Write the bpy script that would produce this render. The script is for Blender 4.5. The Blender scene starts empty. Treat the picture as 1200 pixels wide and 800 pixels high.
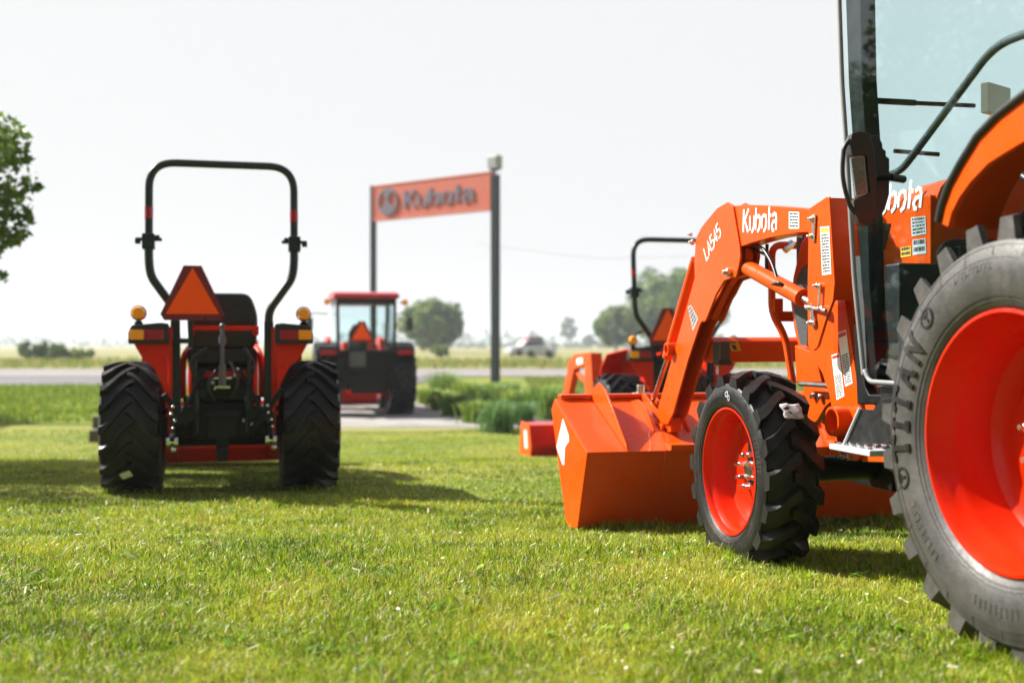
import bpy, math, random
import numpy as np
from mathutils import Vector, Matrix
R = math.radians
random.seed(11)
scene = bpy.context.scene
col = scene.collection
CZ = 0.80            # camera height; world z = 0 is about the lawn under the near tractor
FP = 1330.0          # focal length in photo pixels (1200 wide)
HY = 398.0
AH = R(13.2)         # the row of tractors is turned 13.2 degrees to the left
CA, SA = math.cos(AH), math.sin(AH)

# ------------------------------------------------------------------ mesh kit
class M:
    def __init__(s): s.v = []; s.f = []; s.marks = [(0, 0)]
    def mark(s):
        """what follows is a separate piece"""
        if len(s.v) > s.marks[-1][0]: s.marks.append((len(s.v), len(s.f)))
        return s
    def add(s, vs, fs):
        n = len(s.v); s.v += [tuple(v) for v in vs]; s.f += [tuple(i + n for i in f) for f in fs]; return s
    def prism(s, poly, axis, a, b):
        n = len(poly)
        def c(p, t):
            if axis == 'x': return (t, p[0], p[1])
            if axis == 'y': return (p[0], t, p[1])
            return (p[0], p[1], t)
        vs = [c(p, a) for p in poly] + [c(p, b) for p in poly]
        fs = [tuple(range(n)), tuple(range(2 * n - 1, n - 1, -1))] + [(i, i + n, (i + 1) % n + n, (i + 1) % n) for i in range(n)]
        return s.add(vs, fs)
    def box(s, x0, x1, y0, y1, z0, z1):
        return s.prism([(y0, z0), (y1, z0), (y1, z1), (y0, z1)], 'x', x0, x1)
    def obox(s, c, d, up, L, w, h):
        """box centred at c, long axis d, height axis up"""
        c = Vector(c); d = Vector(d).normalized(); up = Vector(up); up = (up - d * up.dot(d)).normalized(); q = d.cross(up)
        vs = [c + d * (L / 2 * i) + q * (w / 2 * j) + up * (h / 2 * k) for i in (-1, 1) for j in (-1, 1) for k in (-1, 1)]
        return s.add(vs, [(0, 1, 3, 2), (4, 6, 7, 5), (0, 4, 5, 1), (2, 3, 7, 6), (0, 2, 6, 4), (1, 5, 7, 3)])
    def cyl(s, p, q, r, n=20, r2=None):
        return s.tube([p, q], [r, r if r2 is None else r2], n)
    def tube(s, pts, r, n=12, closed=False):
        pts = [Vector(p) for p in pts]; k = len(pts)
        rr = r if isinstance(r, (list, tuple)) else [r] * k
        t0 = (pts[1] - pts[0]).normalized()
        a = Vector((0, 0, 1)) if abs(t0.z) < .9 else Vector((1, 0, 0))
        u = (a - t0 * a.dot(t0)).normalized(); vs = []
        for i, p in enumerate(pts):
            if closed: t = (pts[(i + 1) % k] - pts[i - 1]).normalized()
            else: t = (pts[min(i + 1, k - 1)] - pts[max(i - 1, 0)]).normalized()
            u = (u - t * u.dot(t)).normalized(); w = t.cross(u)
            for j in range(n):
                an = 2 * math.pi * j / n
                vs.append(p + (u * math.cos(an) + w * math.sin(an)) * rr[i])
        fs = []
        for i in range(k if closed else k - 1):
            i2 = (i + 1) % k
            for j in range(n):
                fs.append((i * n + j, i * n + (j + 1) % n, i2 * n + (j + 1) % n, i2 * n + j))
        if not closed:
            fs.append(tuple(range(n - 1, -1, -1))); fs.append(tuple((k - 1) * n + j for j in range(n)))
        return s.add(vs, fs)
    def lathe(s, prof, c=(0, 0, 0), n=64, axis='x', sx=1, closed=False):
        """prof = [(along, radius)] turned round the axis through c"""
        vs = []; fs = []; k = len(prof)
        for j in range(n):
            an = 2 * math.pi * j / n; ca, sa = math.cos(an), math.sin(an)
            for (x, r) in prof:
                if axis == 'x': vs.append((c[0] + x * sx, c[1] + r * ca, c[2] + r * sa))
                elif axis == 'z': vs.append((c[0] + r * ca, c[1] + r * sa, c[2] + x))
                else: vs.append((c[0] + r * ca, c[1] + x, c[2] + r * sa))
        for j in range(n):
            j2 = (j + 1) % n
            for i in range(k if closed else k - 1):
                i2 = (i + 1) % k
                fs.append((j * k + i, j * k + i2, j2 * k + i2, j2 * k + i))
        return s.add(vs, fs)
    def sphere(s, c, r, n=12, sc=(1, 1, 1)):
        prof = [(-math.cos(math.pi * i / n) , math.sin(math.pi * i / n)) for i in range(n + 1)]
        m = M().lathe([(a * r, max(b * r, 1e-4)) for a, b in prof], (0, 0, 0), 2 * n, 'z')
        return s.add([(c[0] + v[0] * sc[0], c[1] + v[1] * sc[1], c[2] + v[2] * sc[2]) for v in m.v], m.f)
    def strokes(s, polys, w, mp, t=.002, sub=0):
        """flat ribbons along 2-D polylines; mp(u, v, h) gives the 3-D point"""
        for pl in polys:
            if sub:
                q = [pl[0]]
                for a, b in zip(pl[:-1], pl[1:]):
                    e = max(1, int(math.hypot(b[0] - a[0], b[1] - a[1]) / sub)); q += [(a[0] + (b[0] - a[0]) * i / e, a[1] + (b[1] - a[1]) * i / e) for i in range(1, e + 1)]
                pl = q
            k = len(pl); L = []; Rr = []
            P = [Vector(p) for p in pl]
            for i in range(k):
                d1 = (P[i] - P[i - 1]).normalized() if i > 0 else None
                d2 = (P[i + 1] - P[i]).normalized() if i < k - 1 else None
                if d1 is None: d = d2; sc = 1
                elif d2 is None: d = d1; sc = 1
                else:
                    d = (d1 + d2).normalized(); sc = min(1.6, 1 / max(.3, d.dot(d2)))
                nrm = Vector((-d.y, d.x)) * (w / 2 * sc)
                L.append(P[i] + nrm); Rr.append(P[i] - nrm)
            vs = []
            for h in (0, t):
                for i in range(k): vs.append(mp(L[i].x, L[i].y, h)); vs.append(mp(Rr[i].x, Rr[i].y, h))
            fs = []; o = 2 * k
            for i in range(k - 1):
                a, b, c_, d_ = 2 * i, 2 * i + 1, 2 * i + 3, 2 * i + 2
                fs += [(o + a, o + b, o + c_, o + d_), (d_, c_, b, a), (a, o + a, o + d_, d_), (b, c_, o + c_, o + b)]
            fs += [(0, 1, o + 1, o), (2 * k - 2, o + 2 * k - 2, o + 2 * k - 1, 2 * k - 1)]
            s.add(vs, fs)
        return s

def fillet(pts, rad, n=6):
    out = [Vector(pts[0])]
    for i in range(1, len(pts) - 1):
        a, b, c = Vector(pts[i - 1]), Vector(pts[i]), Vector(pts[i + 1])
        d1 = (a - b); d2 = (c - b); l = min(rad, d1.length * .48, d2.length * .48)
        p, q = b + d1.normalized() * l, b + d2.normalized() * l
        for k in range(n + 1):
            t = k / n; out.append((1 - t) ** 2 * p + 2 * t * (1 - t) * b + t * t * q)
    out.append(Vector(pts[-1])); return out

def fil2(poly, rad, n=4):
    """round every corner of a closed 2-D polygon"""
    out = []; k = len(poly)
    for i in range(k):
        a, b, c = Vector(poly[i - 1]), Vector(poly[i]), Vector(poly[(i + 1) % k])
        d1 = a - b; d2 = c - b; l = min(rad, d1.length * .45, d2.length * .45)
        p, q = b + d1.normalized() * l, b + d2.normalized() * l
        for j in range(n + 1):
            t = j / n; v = (1 - t) ** 2 * p + 2 * t * (1 - t) * b + t * t * q; out.append((v.x, v.y))
    return out

def obj(name, m, mt, parent=None, bevel=0, smooth=35, label=None, cat=None, group=None, kind=None, fix=True):
    if len(m.marks) > 1:
        mk_ = m.marks + [(len(m.v), len(m.f))]; out = None
        for (v0, f0), (v1, f1) in zip(mk_[:-1], mk_[1:]):
            if v1 == v0: continue
            q = M(); q.v = m.v[v0:v1]; q.f = [tuple(i - v0 for i in f) for f in m.f[f0:f1]]
            o_ = obj(name, q, mt, parent, bevel, smooth, label, cat, group, kind, fix); out = out or o_
        return out
    me = bpy.data.meshes.new(name); me.from_pydata(m.v, [], m.f)
    if fix:
        import bmesh
        bm = bmesh.new(); bm.from_mesh(me); bmesh.ops.recalc_face_normals(bm, faces=bm.faces); bm.to_mesh(me); bm.free()
    o = bpy.data.objects.new(name, me); col.objects.link(o)
    me.materials.append(mt)
    if smooth:
        me.polygons.foreach_set('use_smooth', [True] * len(me.polygons)); me.set_sharp_from_angle(angle=R(smooth))
    if bevel:
        b = o.modifiers.new('bevel', 'BEVEL'); b.width = bevel; b.segments = 2; b.limit_method = 'ANGLE'; b.angle_limit = R(40); b.harden_normals = True
    if parent is not None: o.parent = parent
    tag(o, label, cat, group, kind); return o
def tag(o, label=None, cat=None, group=None, kind=None):
    if label: o['label'] = label
    if cat: o['category'] = cat
    if group: o['group'] = group
    if kind: o['kind'] = kind
    return o
def empty(name, loc, rot=(0, 0, 0), **k):
    o = bpy.data.objects.new(name, None); col.objects.link(o); o.location = loc; o.rotation_euler = rot; o.empty_display_size = .2
    return tag(o, **k)
def copy_tree(o, parent=None):
    c = o.copy(); col.objects.link(c); c.parent = parent
    for ch in list(o.children): copy_tree(ch, c)
    return c

# ------------------------------------------------------------------ ground height below the eye, as a function of distance
_HP = [(-60, .75), (0, .765), (2.8, .800), (4.4, .842), (5.7, .958), (7.4, 1.005), (11.2, 1.2), (14, 1.42), (17, 1.46), (23, 1.48), (40, 1.53), (70, 1.58), (150, 1.75), (300, 2.6), (600, 4.4), (1000, 5.5), (3200, 6.2)]
def _mono():
    n = len(_HP); d = [(_HP[i + 1][1] - _HP[i][1]) / (_HP[i + 1][0] - _HP[i][0]) for i in range(n - 1)]
    m = [d[0]] + [0 if d[i - 1] * d[i] <= 0 else 2 * d[i - 1] * d[i] / (d[i - 1] + d[i]) for i in range(1, n - 1)] + [d[-1]]
    return m
_MM = _mono()
def H(y):
    y = min(max(y, -60), 3199.9)
    for i in range(len(_HP) - 1):
        if y <= _HP[i + 1][0]:
            x0, y0 = _HP[i]; x1, y1 = _HP[i + 1]; h = x1 - x0; t = (y - x0) / h
            return (2 * t ** 3 - 3 * t * t + 1) * y0 + (t ** 3 - 2 * t * t + t) * h * _MM[i] + (-2 * t ** 3 + 3 * t * t) * y1 + (t ** 3 - t * t) * h * _MM[i + 1]
def G(y): return CZ - H(y)
def ground_at(px, py):
    """world point of the ground seen at photo pixel px, py"""
    y = 1.0
    lo, hi = .8, 3000.
    for _ in range(60):
        mid = (lo + hi) / 2
        if HY + FP * H(mid) / mid > py: lo = mid
        else: hi = mid
    y = (lo + hi) / 2
    return Vector(((px - 600) / FP * y, y, G(y)))
def at(px, py, y): return Vector(((px - 600) / FP * y, y, CZ - (py - HY) / FP * y))

# ------------------------------------------------------------------ materials
def nodes(mt): return mt.node_tree.nodes, mt.node_tree.links
def mat(name, c, rough=.5, metal=0, coat=0, var=.06, vscale=6, bump=0, bscale=60, c2=None, c2amt=.5, c2scale=3, spec=.5, rvar=.1, emit=None, coatr=.06):
    mt = bpy.data.materials.new(name); mt.use_nodes = True; N, L = nodes(mt); p = N['Principled BSDF']
    tc = N.new('ShaderNodeTexCoord')
    nz = N.new('ShaderNodeTexNoise'); nz.inputs['Scale'].default_value = vscale; nz.inputs['Detail'].default_value = 5
    L.new(tc.outputs['Object'], nz.inputs['Vector'])
    hs = N.new('ShaderNodeHueSaturation'); mr = N.new('ShaderNodeMapRange')
    mr.inputs['From Min'].default_value = .3; mr.inputs['From Max'].default_value = .7
    mr.inputs['To Min'].default_value = 1 - var; mr.inputs['To Max'].default_value = 1 + var
    L.new(nz.outputs['Fac'], mr.inputs['Value']); L.new(mr.outputs['Result'], hs.inputs['Value'])
    hs.inputs['Color'].default_value = (*c, 1)
    if c2:
        n2 = N.new('ShaderNodeTexNoise'); n2.inputs['Scale'].default_value = c2scale; n2.inputs['Detail'].default_value = 6; n2.inputs['Roughness'].default_value = .65
        L.new(tc.outputs['Object'], n2.inputs['Vector'])
        m2 = N.new('ShaderNodeMapRange'); m2.inputs['From Min'].default_value = .42; m2.inputs['From Max'].default_value = .68; m2.inputs['To Max'].default_value = c2amt
        L.new(n2.outputs['Fac'], m2.inputs['Value'])
        mx = N.new('ShaderNodeMix'); mx.data_type = 'RGBA'; mx.inputs['A'].default_value = (*c, 1); mx.inputs['B'].default_value = (*c2, 1)
        L.new(m2.outputs['Result'], mx.inputs['Factor']); L.new(mx.outputs['Result'], hs.inputs['Color'])
    L.new(hs.outputs['Color'], p.inputs['Base Color'])
    r2 = N.new('ShaderNodeMapRange'); r2.inputs['From Min'].default_value = .3; r2.inputs['From Max'].default_value = .7
    r2.inputs['To Min'].default_value = max(0, rough - rvar); r2.inputs['To Max'].default_value = min(1, rough + rvar)
    n3 = N.new('ShaderNodeTexNoise'); n3.inputs['Scale'].default_value = vscale * 4; n3.inputs['Detail'].default_value = 4; L.new(tc.outputs['Object'], n3.inputs['Vector'])
    L.new(n3.outputs['Fac'], r2.inputs['Value']); L.new(r2.outputs['Result'], p.inputs['Roughness'])
    p.inputs['Metallic'].default_value = metal; p.inputs['Coat Weight'].default_value = coat; p.inputs['Coat Roughness'].default_value = coatr
    p.inputs['Specular IOR Level'].default_value = spec
    if bump:
        nb = N.new('ShaderNodeTexNoise'); nb.inputs['Scale'].default_value = bscale; nb.inputs['Detail'].default_value = 6; L.new(tc.outputs['Object'], nb.inputs['Vector'])
        b = N.new('ShaderNodeBump'); b.inputs['Strength'].default_value = bump; b.inputs['Distance'].default_value = .01
        L.new(nb.outputs['Fac'], b.inputs['Height']); L.new(b.outputs['Normal'], p.inputs['Normal'])
    if emit:
        p.inputs['Emission Color'].default_value = (*c, 1); p.inputs['Emission Strength'].default_value = emit
    return mt
def glass(name, tint, ior=1.45, rough=0.0):
    mt = bpy.data.materials.new(name); mt.use_nodes = True; N, L = nodes(mt); N.remove(N['Principled BSDF'])
    t = N.new('ShaderNodeBsdfTransparent'); t.inputs['Color'].default_value = (*tint, 1)
    g = N.new('ShaderNodeBsdfGlossy'); g.inputs['Roughness'].default_value = rough; g.inputs['Color'].default_value = (.95, 1, 1, 1)
    lw = N.new('ShaderNodeLayerWeight'); lw.inputs['Blend'].default_value = .5; pw = N.new('ShaderNodeMath'); pw.operation = 'POWER'; pw.inputs[1].default_value = 5; L.new(lw.outputs['Facing'], pw.inputs[0])
    f = N.new('ShaderNodeMath'); f.operation = 'MULTIPLY_ADD'; f.inputs[1].default_value = .95; f.inputs[2].default_value = ((ior - 1) / (ior + 1)) ** 2; L.new(pw.outputs[0], f.inputs[0])
    m = N.new('ShaderNodeMixShader'); L.new(f.outputs[0], m.inputs[0]); L.new(t.outputs[0], m.inputs[1]); L.new(g.outputs[0], m.inputs[2])
    L.new(m.outputs[0], N['Material Output'].inputs['Surface']); return mt
def leafmat(name, attr=True, c=(.06, .12, .02), trans=.35, rough=.5, spec=.3):
    """foliage: colour comes from a per-leaf attribute, some light passes through"""
    mt = bpy.data.materials.new(name); mt.use_nodes = True; N, L = nodes(mt); p = N['Principled BSDF']
    p.inputs['Roughness'].default_value = rough; p.inputs['Specular IOR Level'].default_value = spec
    tr = N.new('ShaderNodeBsdfTranslucent'); mx = N.new('ShaderNodeMixShader'); mx.inputs[0].default_value = trans
    if attr:
        a = N.new('ShaderNodeAttribute'); a.attribute_name = 'tone'; src = a.outputs['Color']
    else:
        r = N.new('ShaderNodeRGB'); r.outputs[0].default_value = (*c, 1); src = r.outputs[0]
    hs = N.new('ShaderNodeHueSaturation'); hs.inputs['Value'].default_value = 1.25; hs.inputs['Hue'].default_value = .49
    L.new(src, p.inputs['Base Color']); L.new(src, hs.inputs['Color']); L.new(hs.outputs[0], tr.inputs['Color'])
    L.new(p.outputs[0], mx.inputs[1]); L.new(tr.outputs[0], mx.inputs[2]); L.new(mx.outputs[0], N['Material Output'].inputs['Surface'])
    return mt

MAT = {}
MAT['orange'] = mat('orange_paint', (.64, .066, .0002), .34, coat=.16, spec=.12, var=.05, rvar=.09, vscale=5, c2=(.46, .12, .05), c2amt=.14, c2scale=6, bump=.02, bscale=25)
MAT['orange_rim'] = mat('orange_rim_paint', (.60, .016, .0002), .32, coat=.16, spec=.12, c2=(.40, .08, .035), c2amt=.14, c2scale=5, var=.05, rvar=.08, vscale=4)
MAT['orange_far'] = mat('weathered_orange_paint', (.66, .06, .004), .4, coat=.3)
MAT['rubber'] = mat('tyre_rubber', (.010, .010, .011), .42, var=.2, vscale=14, bump=.12, bscale=90, c2=(.045, .040, .034), c2amt=.5, c2scale=5, spec=.28, rvar=.14)
MAT['lug'] = mat('new_tread_rubber', (.032, .031, .031), .5, var=.2, vscale=22, bump=.1, bscale=120, c2=(.12, .11, .10), c2amt=.5, c2scale=9, spec=.5)
MAT['sidewall'] = mat('sidewall_rubber', (.040, .038, .037), .5, var=.2, vscale=10, bump=.12, bscale=120, c2=(.12, .108, .095), c2amt=.4, c2scale=6, spec=.5)
MAT['black'] = mat('black_metal', (.005, .0055, .0065), .42, var=.15, spec=.22)
MAT['frame'] = mat('dark_green_grey_steel', (.010, .019, .022), .38, coat=.15, spec=.3)
MAT['plastic'] = mat('black_plastic', (.008, .008, .010), .4, var=.12, bump=.05, bscale=200)
MAT['seat'] = mat('black_vinyl', (.006, .006, .008), .5, bump=.08, bscale=120)
MAT['chrome'] = mat('zinc_plated_steel', (.62, .62, .6), .25, metal=1, var=.1)
MAT['steel'] = mat('grey_cast_steel', (.10, .10, .105), .42, metal=.6, var=.2)
MAT['alu'] = mat('pale_painted_steel', (.42, .44, .47), .38, var=.08)
MAT['seal'] = mat('grey_rubber_seal', (.17, .175, .18), .5)
MAT['white'] = mat('white_decal', (.8, .8, .8), .4, var=.02)
MAT['ink'] = mat('decal_ink', (.03, .03, .03), .5)
MAT['yellow'] = mat('yellow_decal', (.72, .42, .03), .45)
MAT['redink'] = mat('red_decal_ink', (.55, .02, .02), .45)
MAT['smv_in'] = mat('fluorescent_orange_sheet', (1.0, .10, .006), .55, var=.02, spec=.1)
MAT['smv_out'] = mat('dark_red_reflective_border', (.16, .006, .012), .35, var=.05)
MAT['amber'] = mat('amber_lens', (.95, .33, .01), .18, coat=.5, var=.03)
MAT['redlens'] = mat('red_lens', (.32, .006, .015), .18, coat=.5)
MAT['redroof'] = mat('red_roof_plastic', (.42, .02, .03), .35)
MAT['glass'] = glass('tinted_cab_glass', (.905, .968, .970), 1.36)
MAT['glass_far'] = glass('far_cab_glass', (.92, .97, .975), 1.4)
MAT['mirror'] = mat('dull_mirror_glass', (.10, .105, .11), .3, var=.25, vscale=30, coat=.4)
MAT['mesh_grille'] = mat('dark_mesh_grille', (.05, .055, .06), .5, var=.3, vscale=90)
MAT['timber'] = mat('weathered_timber', (.10, .085, .07), .8, var=.3, bump=.5, bscale=20)
MAT['hose'] = mat('black_hose', (.01, .01, .011), .4)
HAZE = 0.0006
# ------------------------------------------------------------------ wheels
def interp(tab, x):
    for i in range(len(tab) - 1):
        if x <= tab[i + 1][0]:
            a, b = tab[i], tab[i + 1]; t = (x - a[0]) / (b[0] - a[0] + 1e-9); return a[1] + (b[1] - a[1]) * t
    return tab[-1][1]
def tyre_mesh(Rt, Rb, W, n, lh, sweep, lw, side=1, inset=-.03, seg=96):
    """carcass + chevron lugs. local: axle along x through 0,0,0; outer face at x=0, tyre goes to x = side*W. Rolling direction: top goes +y"""
    m = M(); Rc = Rt - lh; s = side
    prof = [(.035 * W, Rb), (-.012 * W, Rb + .10 * (Rc - Rb)), (-.055 * W, Rb + .35 * (Rc - Rb)), (-.06 * W, Rb + .6 * (Rc - Rb)), (-.02 * W, Rc - .10 * (Rc - Rb)),
            (.0, Rc - .045 * (Rc - Rb)), (.012 * W, Rc - .05 * (Rc - Rb)), (.045 * W, Rc - .01), (.14 * W, Rc + .0), (.3 * W, Rc + .012), (.5 * W, Rc + .016)]
    full = prof + [(W - x, r) for x, r in prof[-2::-1]]
    m.lathe(full, n=seg, sx=s)
    carc = [(x, r) for x, r in prof[4:]] + [(W - x, r) for x, r in prof[-2:3:-1]]
    crown = [(0, Rt - .012), (.15 * W, Rt), (.5 * W, Rt + .006), (.85 * W, Rt), (W, Rt - .012)]
    K = 9
    for j in range(n):
        for half in (0, 1):
            ph0 = 2 * math.pi * (j + .5 * half) / n
            vs = []; fs = []
            for i in range(K):
                u = i / (K - 1)
                x = (inset + u * (.57 - inset)) * W
                if half: x = W - x
                ease = .12 * u + .88 * (u * u * (3 - 2 * u))
                phi = ph0 + sweep * ease
                wv = lw * (1.12 - .25 * u) * (1 if u < .9 else .85)
                rb = interp(carc, min(max(x, 0), W)) - .012
                if i == 0: rb = Rc - .30 * (Rc - Rb) * .35
                rt = interp(crown, min(max(x, 0), W))
                for (q, rad, ww) in ((-1, rb, 1.35), (-1, rt, .9), (1, rt, .9), (1, rb, 1.35)):
                    an = phi + q * wv * ww / 2 / rad
                    vs.append((s * x, -rad * math.cos(an), rad * math.sin(an)))
            for i in range(K - 1):
                for q in range(3):
                    a = i * 4 + q; fs.append((a, a + 1, a + 5, a + 4))
            fs.append((0, 3, 2, 1)); e = (K - 1) * 4; fs.append((e, e + 1, e + 2, e + 3))
            m.add(vs, fs)
    return m
def rim_mesh(Rr, W, side=1, disc=.3, hub=.28, seg=72):
    """dish rim seen from outside; disc depth as a fraction of W"""
    m = M(); s = side; d = disc * W
    prof = [(.06 * W, Rr * .955), (.02 * W, Rr * 1.0), (-.005 * W, Rr * 1.01), (-.012 * W, Rr * .985), (.03 * W, Rr * .955), (.10 * W, Rr * .945), (.16 * W, Rr * .90), (.22 * W, Rr * .885),
            (d * .92, Rr * .83), (d * 1.0, Rr * .76), (d * 1.02, Rr * .62), (d * .94, Rr * .52), (d * .94, Rr * hub), (d * .94, .001)]
    m.lathe(prof, n=seg, sx=s)
    back = [(.98 * W, Rr * .985), (W * 1.0, Rr * 1.0), (.96 * W, Rr * .94), (.80 * W, Rr * .88), (d * 1.1, Rr * .84)]
    m.lathe(back, n=seg, sx=s)
    return m
def wheel(parent, x, y, z, Rt, Rr, W, n, lh, sweep, lw, side, mats=('rubber', 'orange_rim'), disc=.3, bolts=6, hubr=.09, seg=96, spin=0, inset=-.03):
    w = empty('wheel', (x, y, z), (spin, 0, 0)); w.parent = parent
    t = obj('tyre', tyre_mesh(Rt, Rr, W, n, lh, sweep, lw, side, inset, seg=seg), MAT[mats[0]], w, smooth=28)
    r = obj('rim', rim_mesh(Rr, W, side, disc), MAT[mats[1]], w, smooth=32)
    if bolts:
        b = M(); xd = disc * W * .94 * side
        for i in range(bolts):
            a = 2 * math.pi * i / bolts + .3; c = (math.cos(a) * hubr, math.sin(a) * hubr)
            b.cyl((xd - side * .024, *c), (xd, *c), .012, 6); b.cyl((xd - side * .040, *c), (xd - side * .02, *c), .007, 8)
        b.cyl((xd - side * .012, 0, 0), (xd, 0, 0), hubr * .58, 24)
        h = obj('hub', b, MAT['chrome'], w, smooth=30)
    return w
# ------------------------------------------------------------------ lettering (stroke glyphs, 1 unit high; advance)
GL = {
 'K': ([[(0, 0), (0, 1)], [(.50, 1), (.16, .56), (.20, .42), (.42, .08), (.52, 0)]], .66),
 'u': ([[(0, .68), (0, .22), (.08, .06)], [(.42, .68), (.42, .30), (.34, .06), (.20, -.04)]], .58),
 'b': ([[(0, 1.0), (0, .06)], [(.12, .56), (.24, .66), (.38, .60), (.43, .40), (.37, .10), (.20, -.03)]], .58),
 'o': ([[(.20, .67), (.04, .56), (0, .34), (.04, .10)], [(.24, .67), (.40, .60), (.45, .36), (.38, .08), (.20, -.03)]], .60),
 't': ([[(.10, 1.0), (.10, .02)], [(.10, .62), (.30, .62)]], .36),
 'a': ([[(.05, .58), (.22, .68), (.38, .62), (.42, .45), (.42, 0)], [(.34, .38), (.12, .34), (.02, .18), (.10, .0), (.24, -.02)]], .58),
 'L': ([[(0, 1), (0, 0), (.40, 0)]], .54), 'A': ([[(0, 0), (.27, 1), (.54, 0)], [(.10, .32), (.44, .32)]], .66),
 '5': ([[(.44, 1), (.06, 1), (.03, .56), (.28, .60), (.46, .45), (.44, .14), (.25, 0), (0, .06)]], .60),
 '4': ([[(.36, 0), (.36, 1), (0, .32), (.50, .32)]], .62),
 'T': ([[(0, 1), (.7, 1)], [(.35, 1), (.35, 0)], [(.2, 0), (.5, 0)], [(0, 1.05), (0, .8)], [(.7, 1.05), (.7, .8)]], .9),
 'I': ([[(.2, 1), (.2, 0)], [(0, 1), (.4, 1)], [(0, 0), (.4, 0)]], .62),
 'N': ([[(.1, 0), (.1, 1), (.62, 0), (.62, 1)], [(0, 0), (.2, 0)], [(.52, 1), (.74, 1)]], .9),
 'Z': ([[(.1, 0), (.35, 1), (.6, 0)], [(.2, .35), (.5, .35)], [(0, 0), (.2, 0)], [(.5, 0), (.72, 0)]], .86),   # slab-serif A
}
def word(m, txt, h, mp, w=.15, t=.002, slant=0, sub=0):
    """mp(u, v, lift) in metres; returns width"""
    u = 0
    for ch in txt:
        g, adv = GL[ch]
        m.strokes([[((u + x) * h + slant * y * h, y * h) for x, y in pl] for pl in g], w * h, mp, t, sub); u += adv
    return u * h
def wordlen(txt, h): return sum(GL[c][1] for c in txt) * h
def font_mesh(m, txt, size, mp, t=.0015, align='LEFT', res=2):
    cu = bpy.data.curves.new('f', 'FONT'); cu.body = txt; cu.size = size; cu.align_x = align; cu.resolution_u = res; cu.extrude = t / 2
    o = bpy.data.objects.new('f', cu); col.objects.link(o); bpy.context.view_layer.update()
    me = bpy.data.meshes.new_from_object(o.evaluated_get(bpy.context.evaluated_depsgraph_get()))
    m.add([mp(v.co.x, v.co.y, v.co.z + t / 2) for v in me.vertices], [tuple(p.vertices) for p in me.polygons])
    bpy.data.objects.remove(o); bpy.data.curves.remove(cu); bpy.data.meshes.remove(me); return m
def smv_sign(parent, c, h, yaw=0, parts=True):
    """slow-moving-vehicle triangle facing -y, base centre c, height h"""
    w = h * 1.13; k = .15 * h
    out = [(-w / 2, k * .75), (-k * 1.05, h), (k * 1.05, h), (w / 2, k * .75), (w / 2 - k * .45, 0), (-w / 2 + k * .45, 0)]
    b = M().prism([(c[0] + x, c[2] + z) for x, z in out], 'y', c[1], c[1] + .006)
    o = obj('slow_vehicle_triangle', b, MAT['smv_out'], parent, smooth=0)
    inn = [(-w * .415, k * .78), (0, h * .965), (w * .415, k * .78)]
    obj('orange_triangle', M().prism([(c[0] + x, c[2] + z) for x, z in inn], 'y', c[1] - .003, c[1] - .0005), MAT['smv_in'], o, smooth=0)
    return o
def bucket_mesh(x0, x1, prof, t=.012):
    """open shell: prof is the (y,z) sheet from top lip to cutting edge; side plates close it"""
    m = M(); n = len(prof); cy = sum(p[0] for p in prof) / n; cz = sum(p[1] for p in prof) / n
    inn = []
    for i, p in enumerate(prof):
        a = Vector(prof[max(i - 1, 0)]); b = Vector(prof[min(i + 1, n - 1)]); d = (b - a).normalized(); nn = Vector((d.y, -d.x))
        if nn.dot(Vector((cy + .3, cz)) - Vector(p)) < 0: nn = -nn
        inn.append((p[0] + nn.x * t, p[1] + nn.y * t))
    for i in range(n - 1):
        m.prism([prof[i], prof[i + 1], inn[i + 1], inn[i]], 'x', x0, x1)
    return m
# ================================================================== the near cab tractor with loader
RC = .76
OX, OY = 1.213, 2.8
NZ = G(2.97)
near = empty('cab_tractor', (OX + RC * CA, OY + RC * SA, NZ), (0, 0, AH),
             label='large orange cab tractor with glass door and raised loader arms, nearest the viewer', cat='tractor')
def NP(px, py, r):
    """photo pixel on the upright plane r metres in from the tractor's left side -> local (y, z)"""
    k = (px - 600) / FP
    f = (OX + CA * r - k * (OY + SA * r)) / (SA + k * CA)
    Y = OY + CA * f + SA * r
    return (f, CZ - (py - HY) * Y / FP - NZ)
def NQ(px, py, f):
    """photo pixel on the cross plane f metres ahead of the rear axle -> local (x, z)"""
    k = (px - 600) / FP
    r = (k * (OY + CA * f) - OX + SA * f) / (CA - k * SA)
    Y = OY + CA * f + SA * r
    return (r - RC, CZ - (py - HY) * Y / FP - NZ)
def N3(px, py, r): y, z = NP(px, py, r); return Vector((r - RC, y, z))
def NF(px, py, f): x, z = NQ(px, py, f); return Vector((x, f, z))
def plate(m, pix, r0, r1, rr=None, rnd=0):
    pl = [NP(x, y, r0 if rr is None else rr) for x, y in pix]
    if rnd: pl = fil2(pl, rnd)
    return m.prism(pl, 'x', r0 - RC, r1 - RC)
# wheels
rz = CZ - (518 - HY) * 2.8 / FP - NZ; fz = CZ - (552 - HY) * 4.4 / FP - NZ
RW = .35; FW = .205
w_rl = wheel(near, -RC, 0, rz, .568, .327, RW, 25, .061, R(22), .047, 1, ('sidewall', 'orange_rim'), disc=.50, bolts=8, hubr=.11, seg=128, spin=R(-3), inset=.01)
w_rr = wheel(near, RC, 0, rz, .568, .327, RW, 25, .061, R(22), .047, -1, ('sidewall', 'orange_rim'), disc=.50, bolts=8, hubr=.11, seg=96)
w_fl = wheel(near, -RC, 1.645, fz, .384, .245, FW, 18, .040, R(13), .050, 1, ('rubber', 'orange_rim'), disc=.50, bolts=8, hubr=.066, seg=128)
w_fr = wheel(near, RC, 1.645, fz, .384, .245, FW, 18, .040, R(13), .050, -1, ('rubber', 'orange_rim'), disc=.50, bolts=8, hubr=.066, seg=96)
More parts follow.
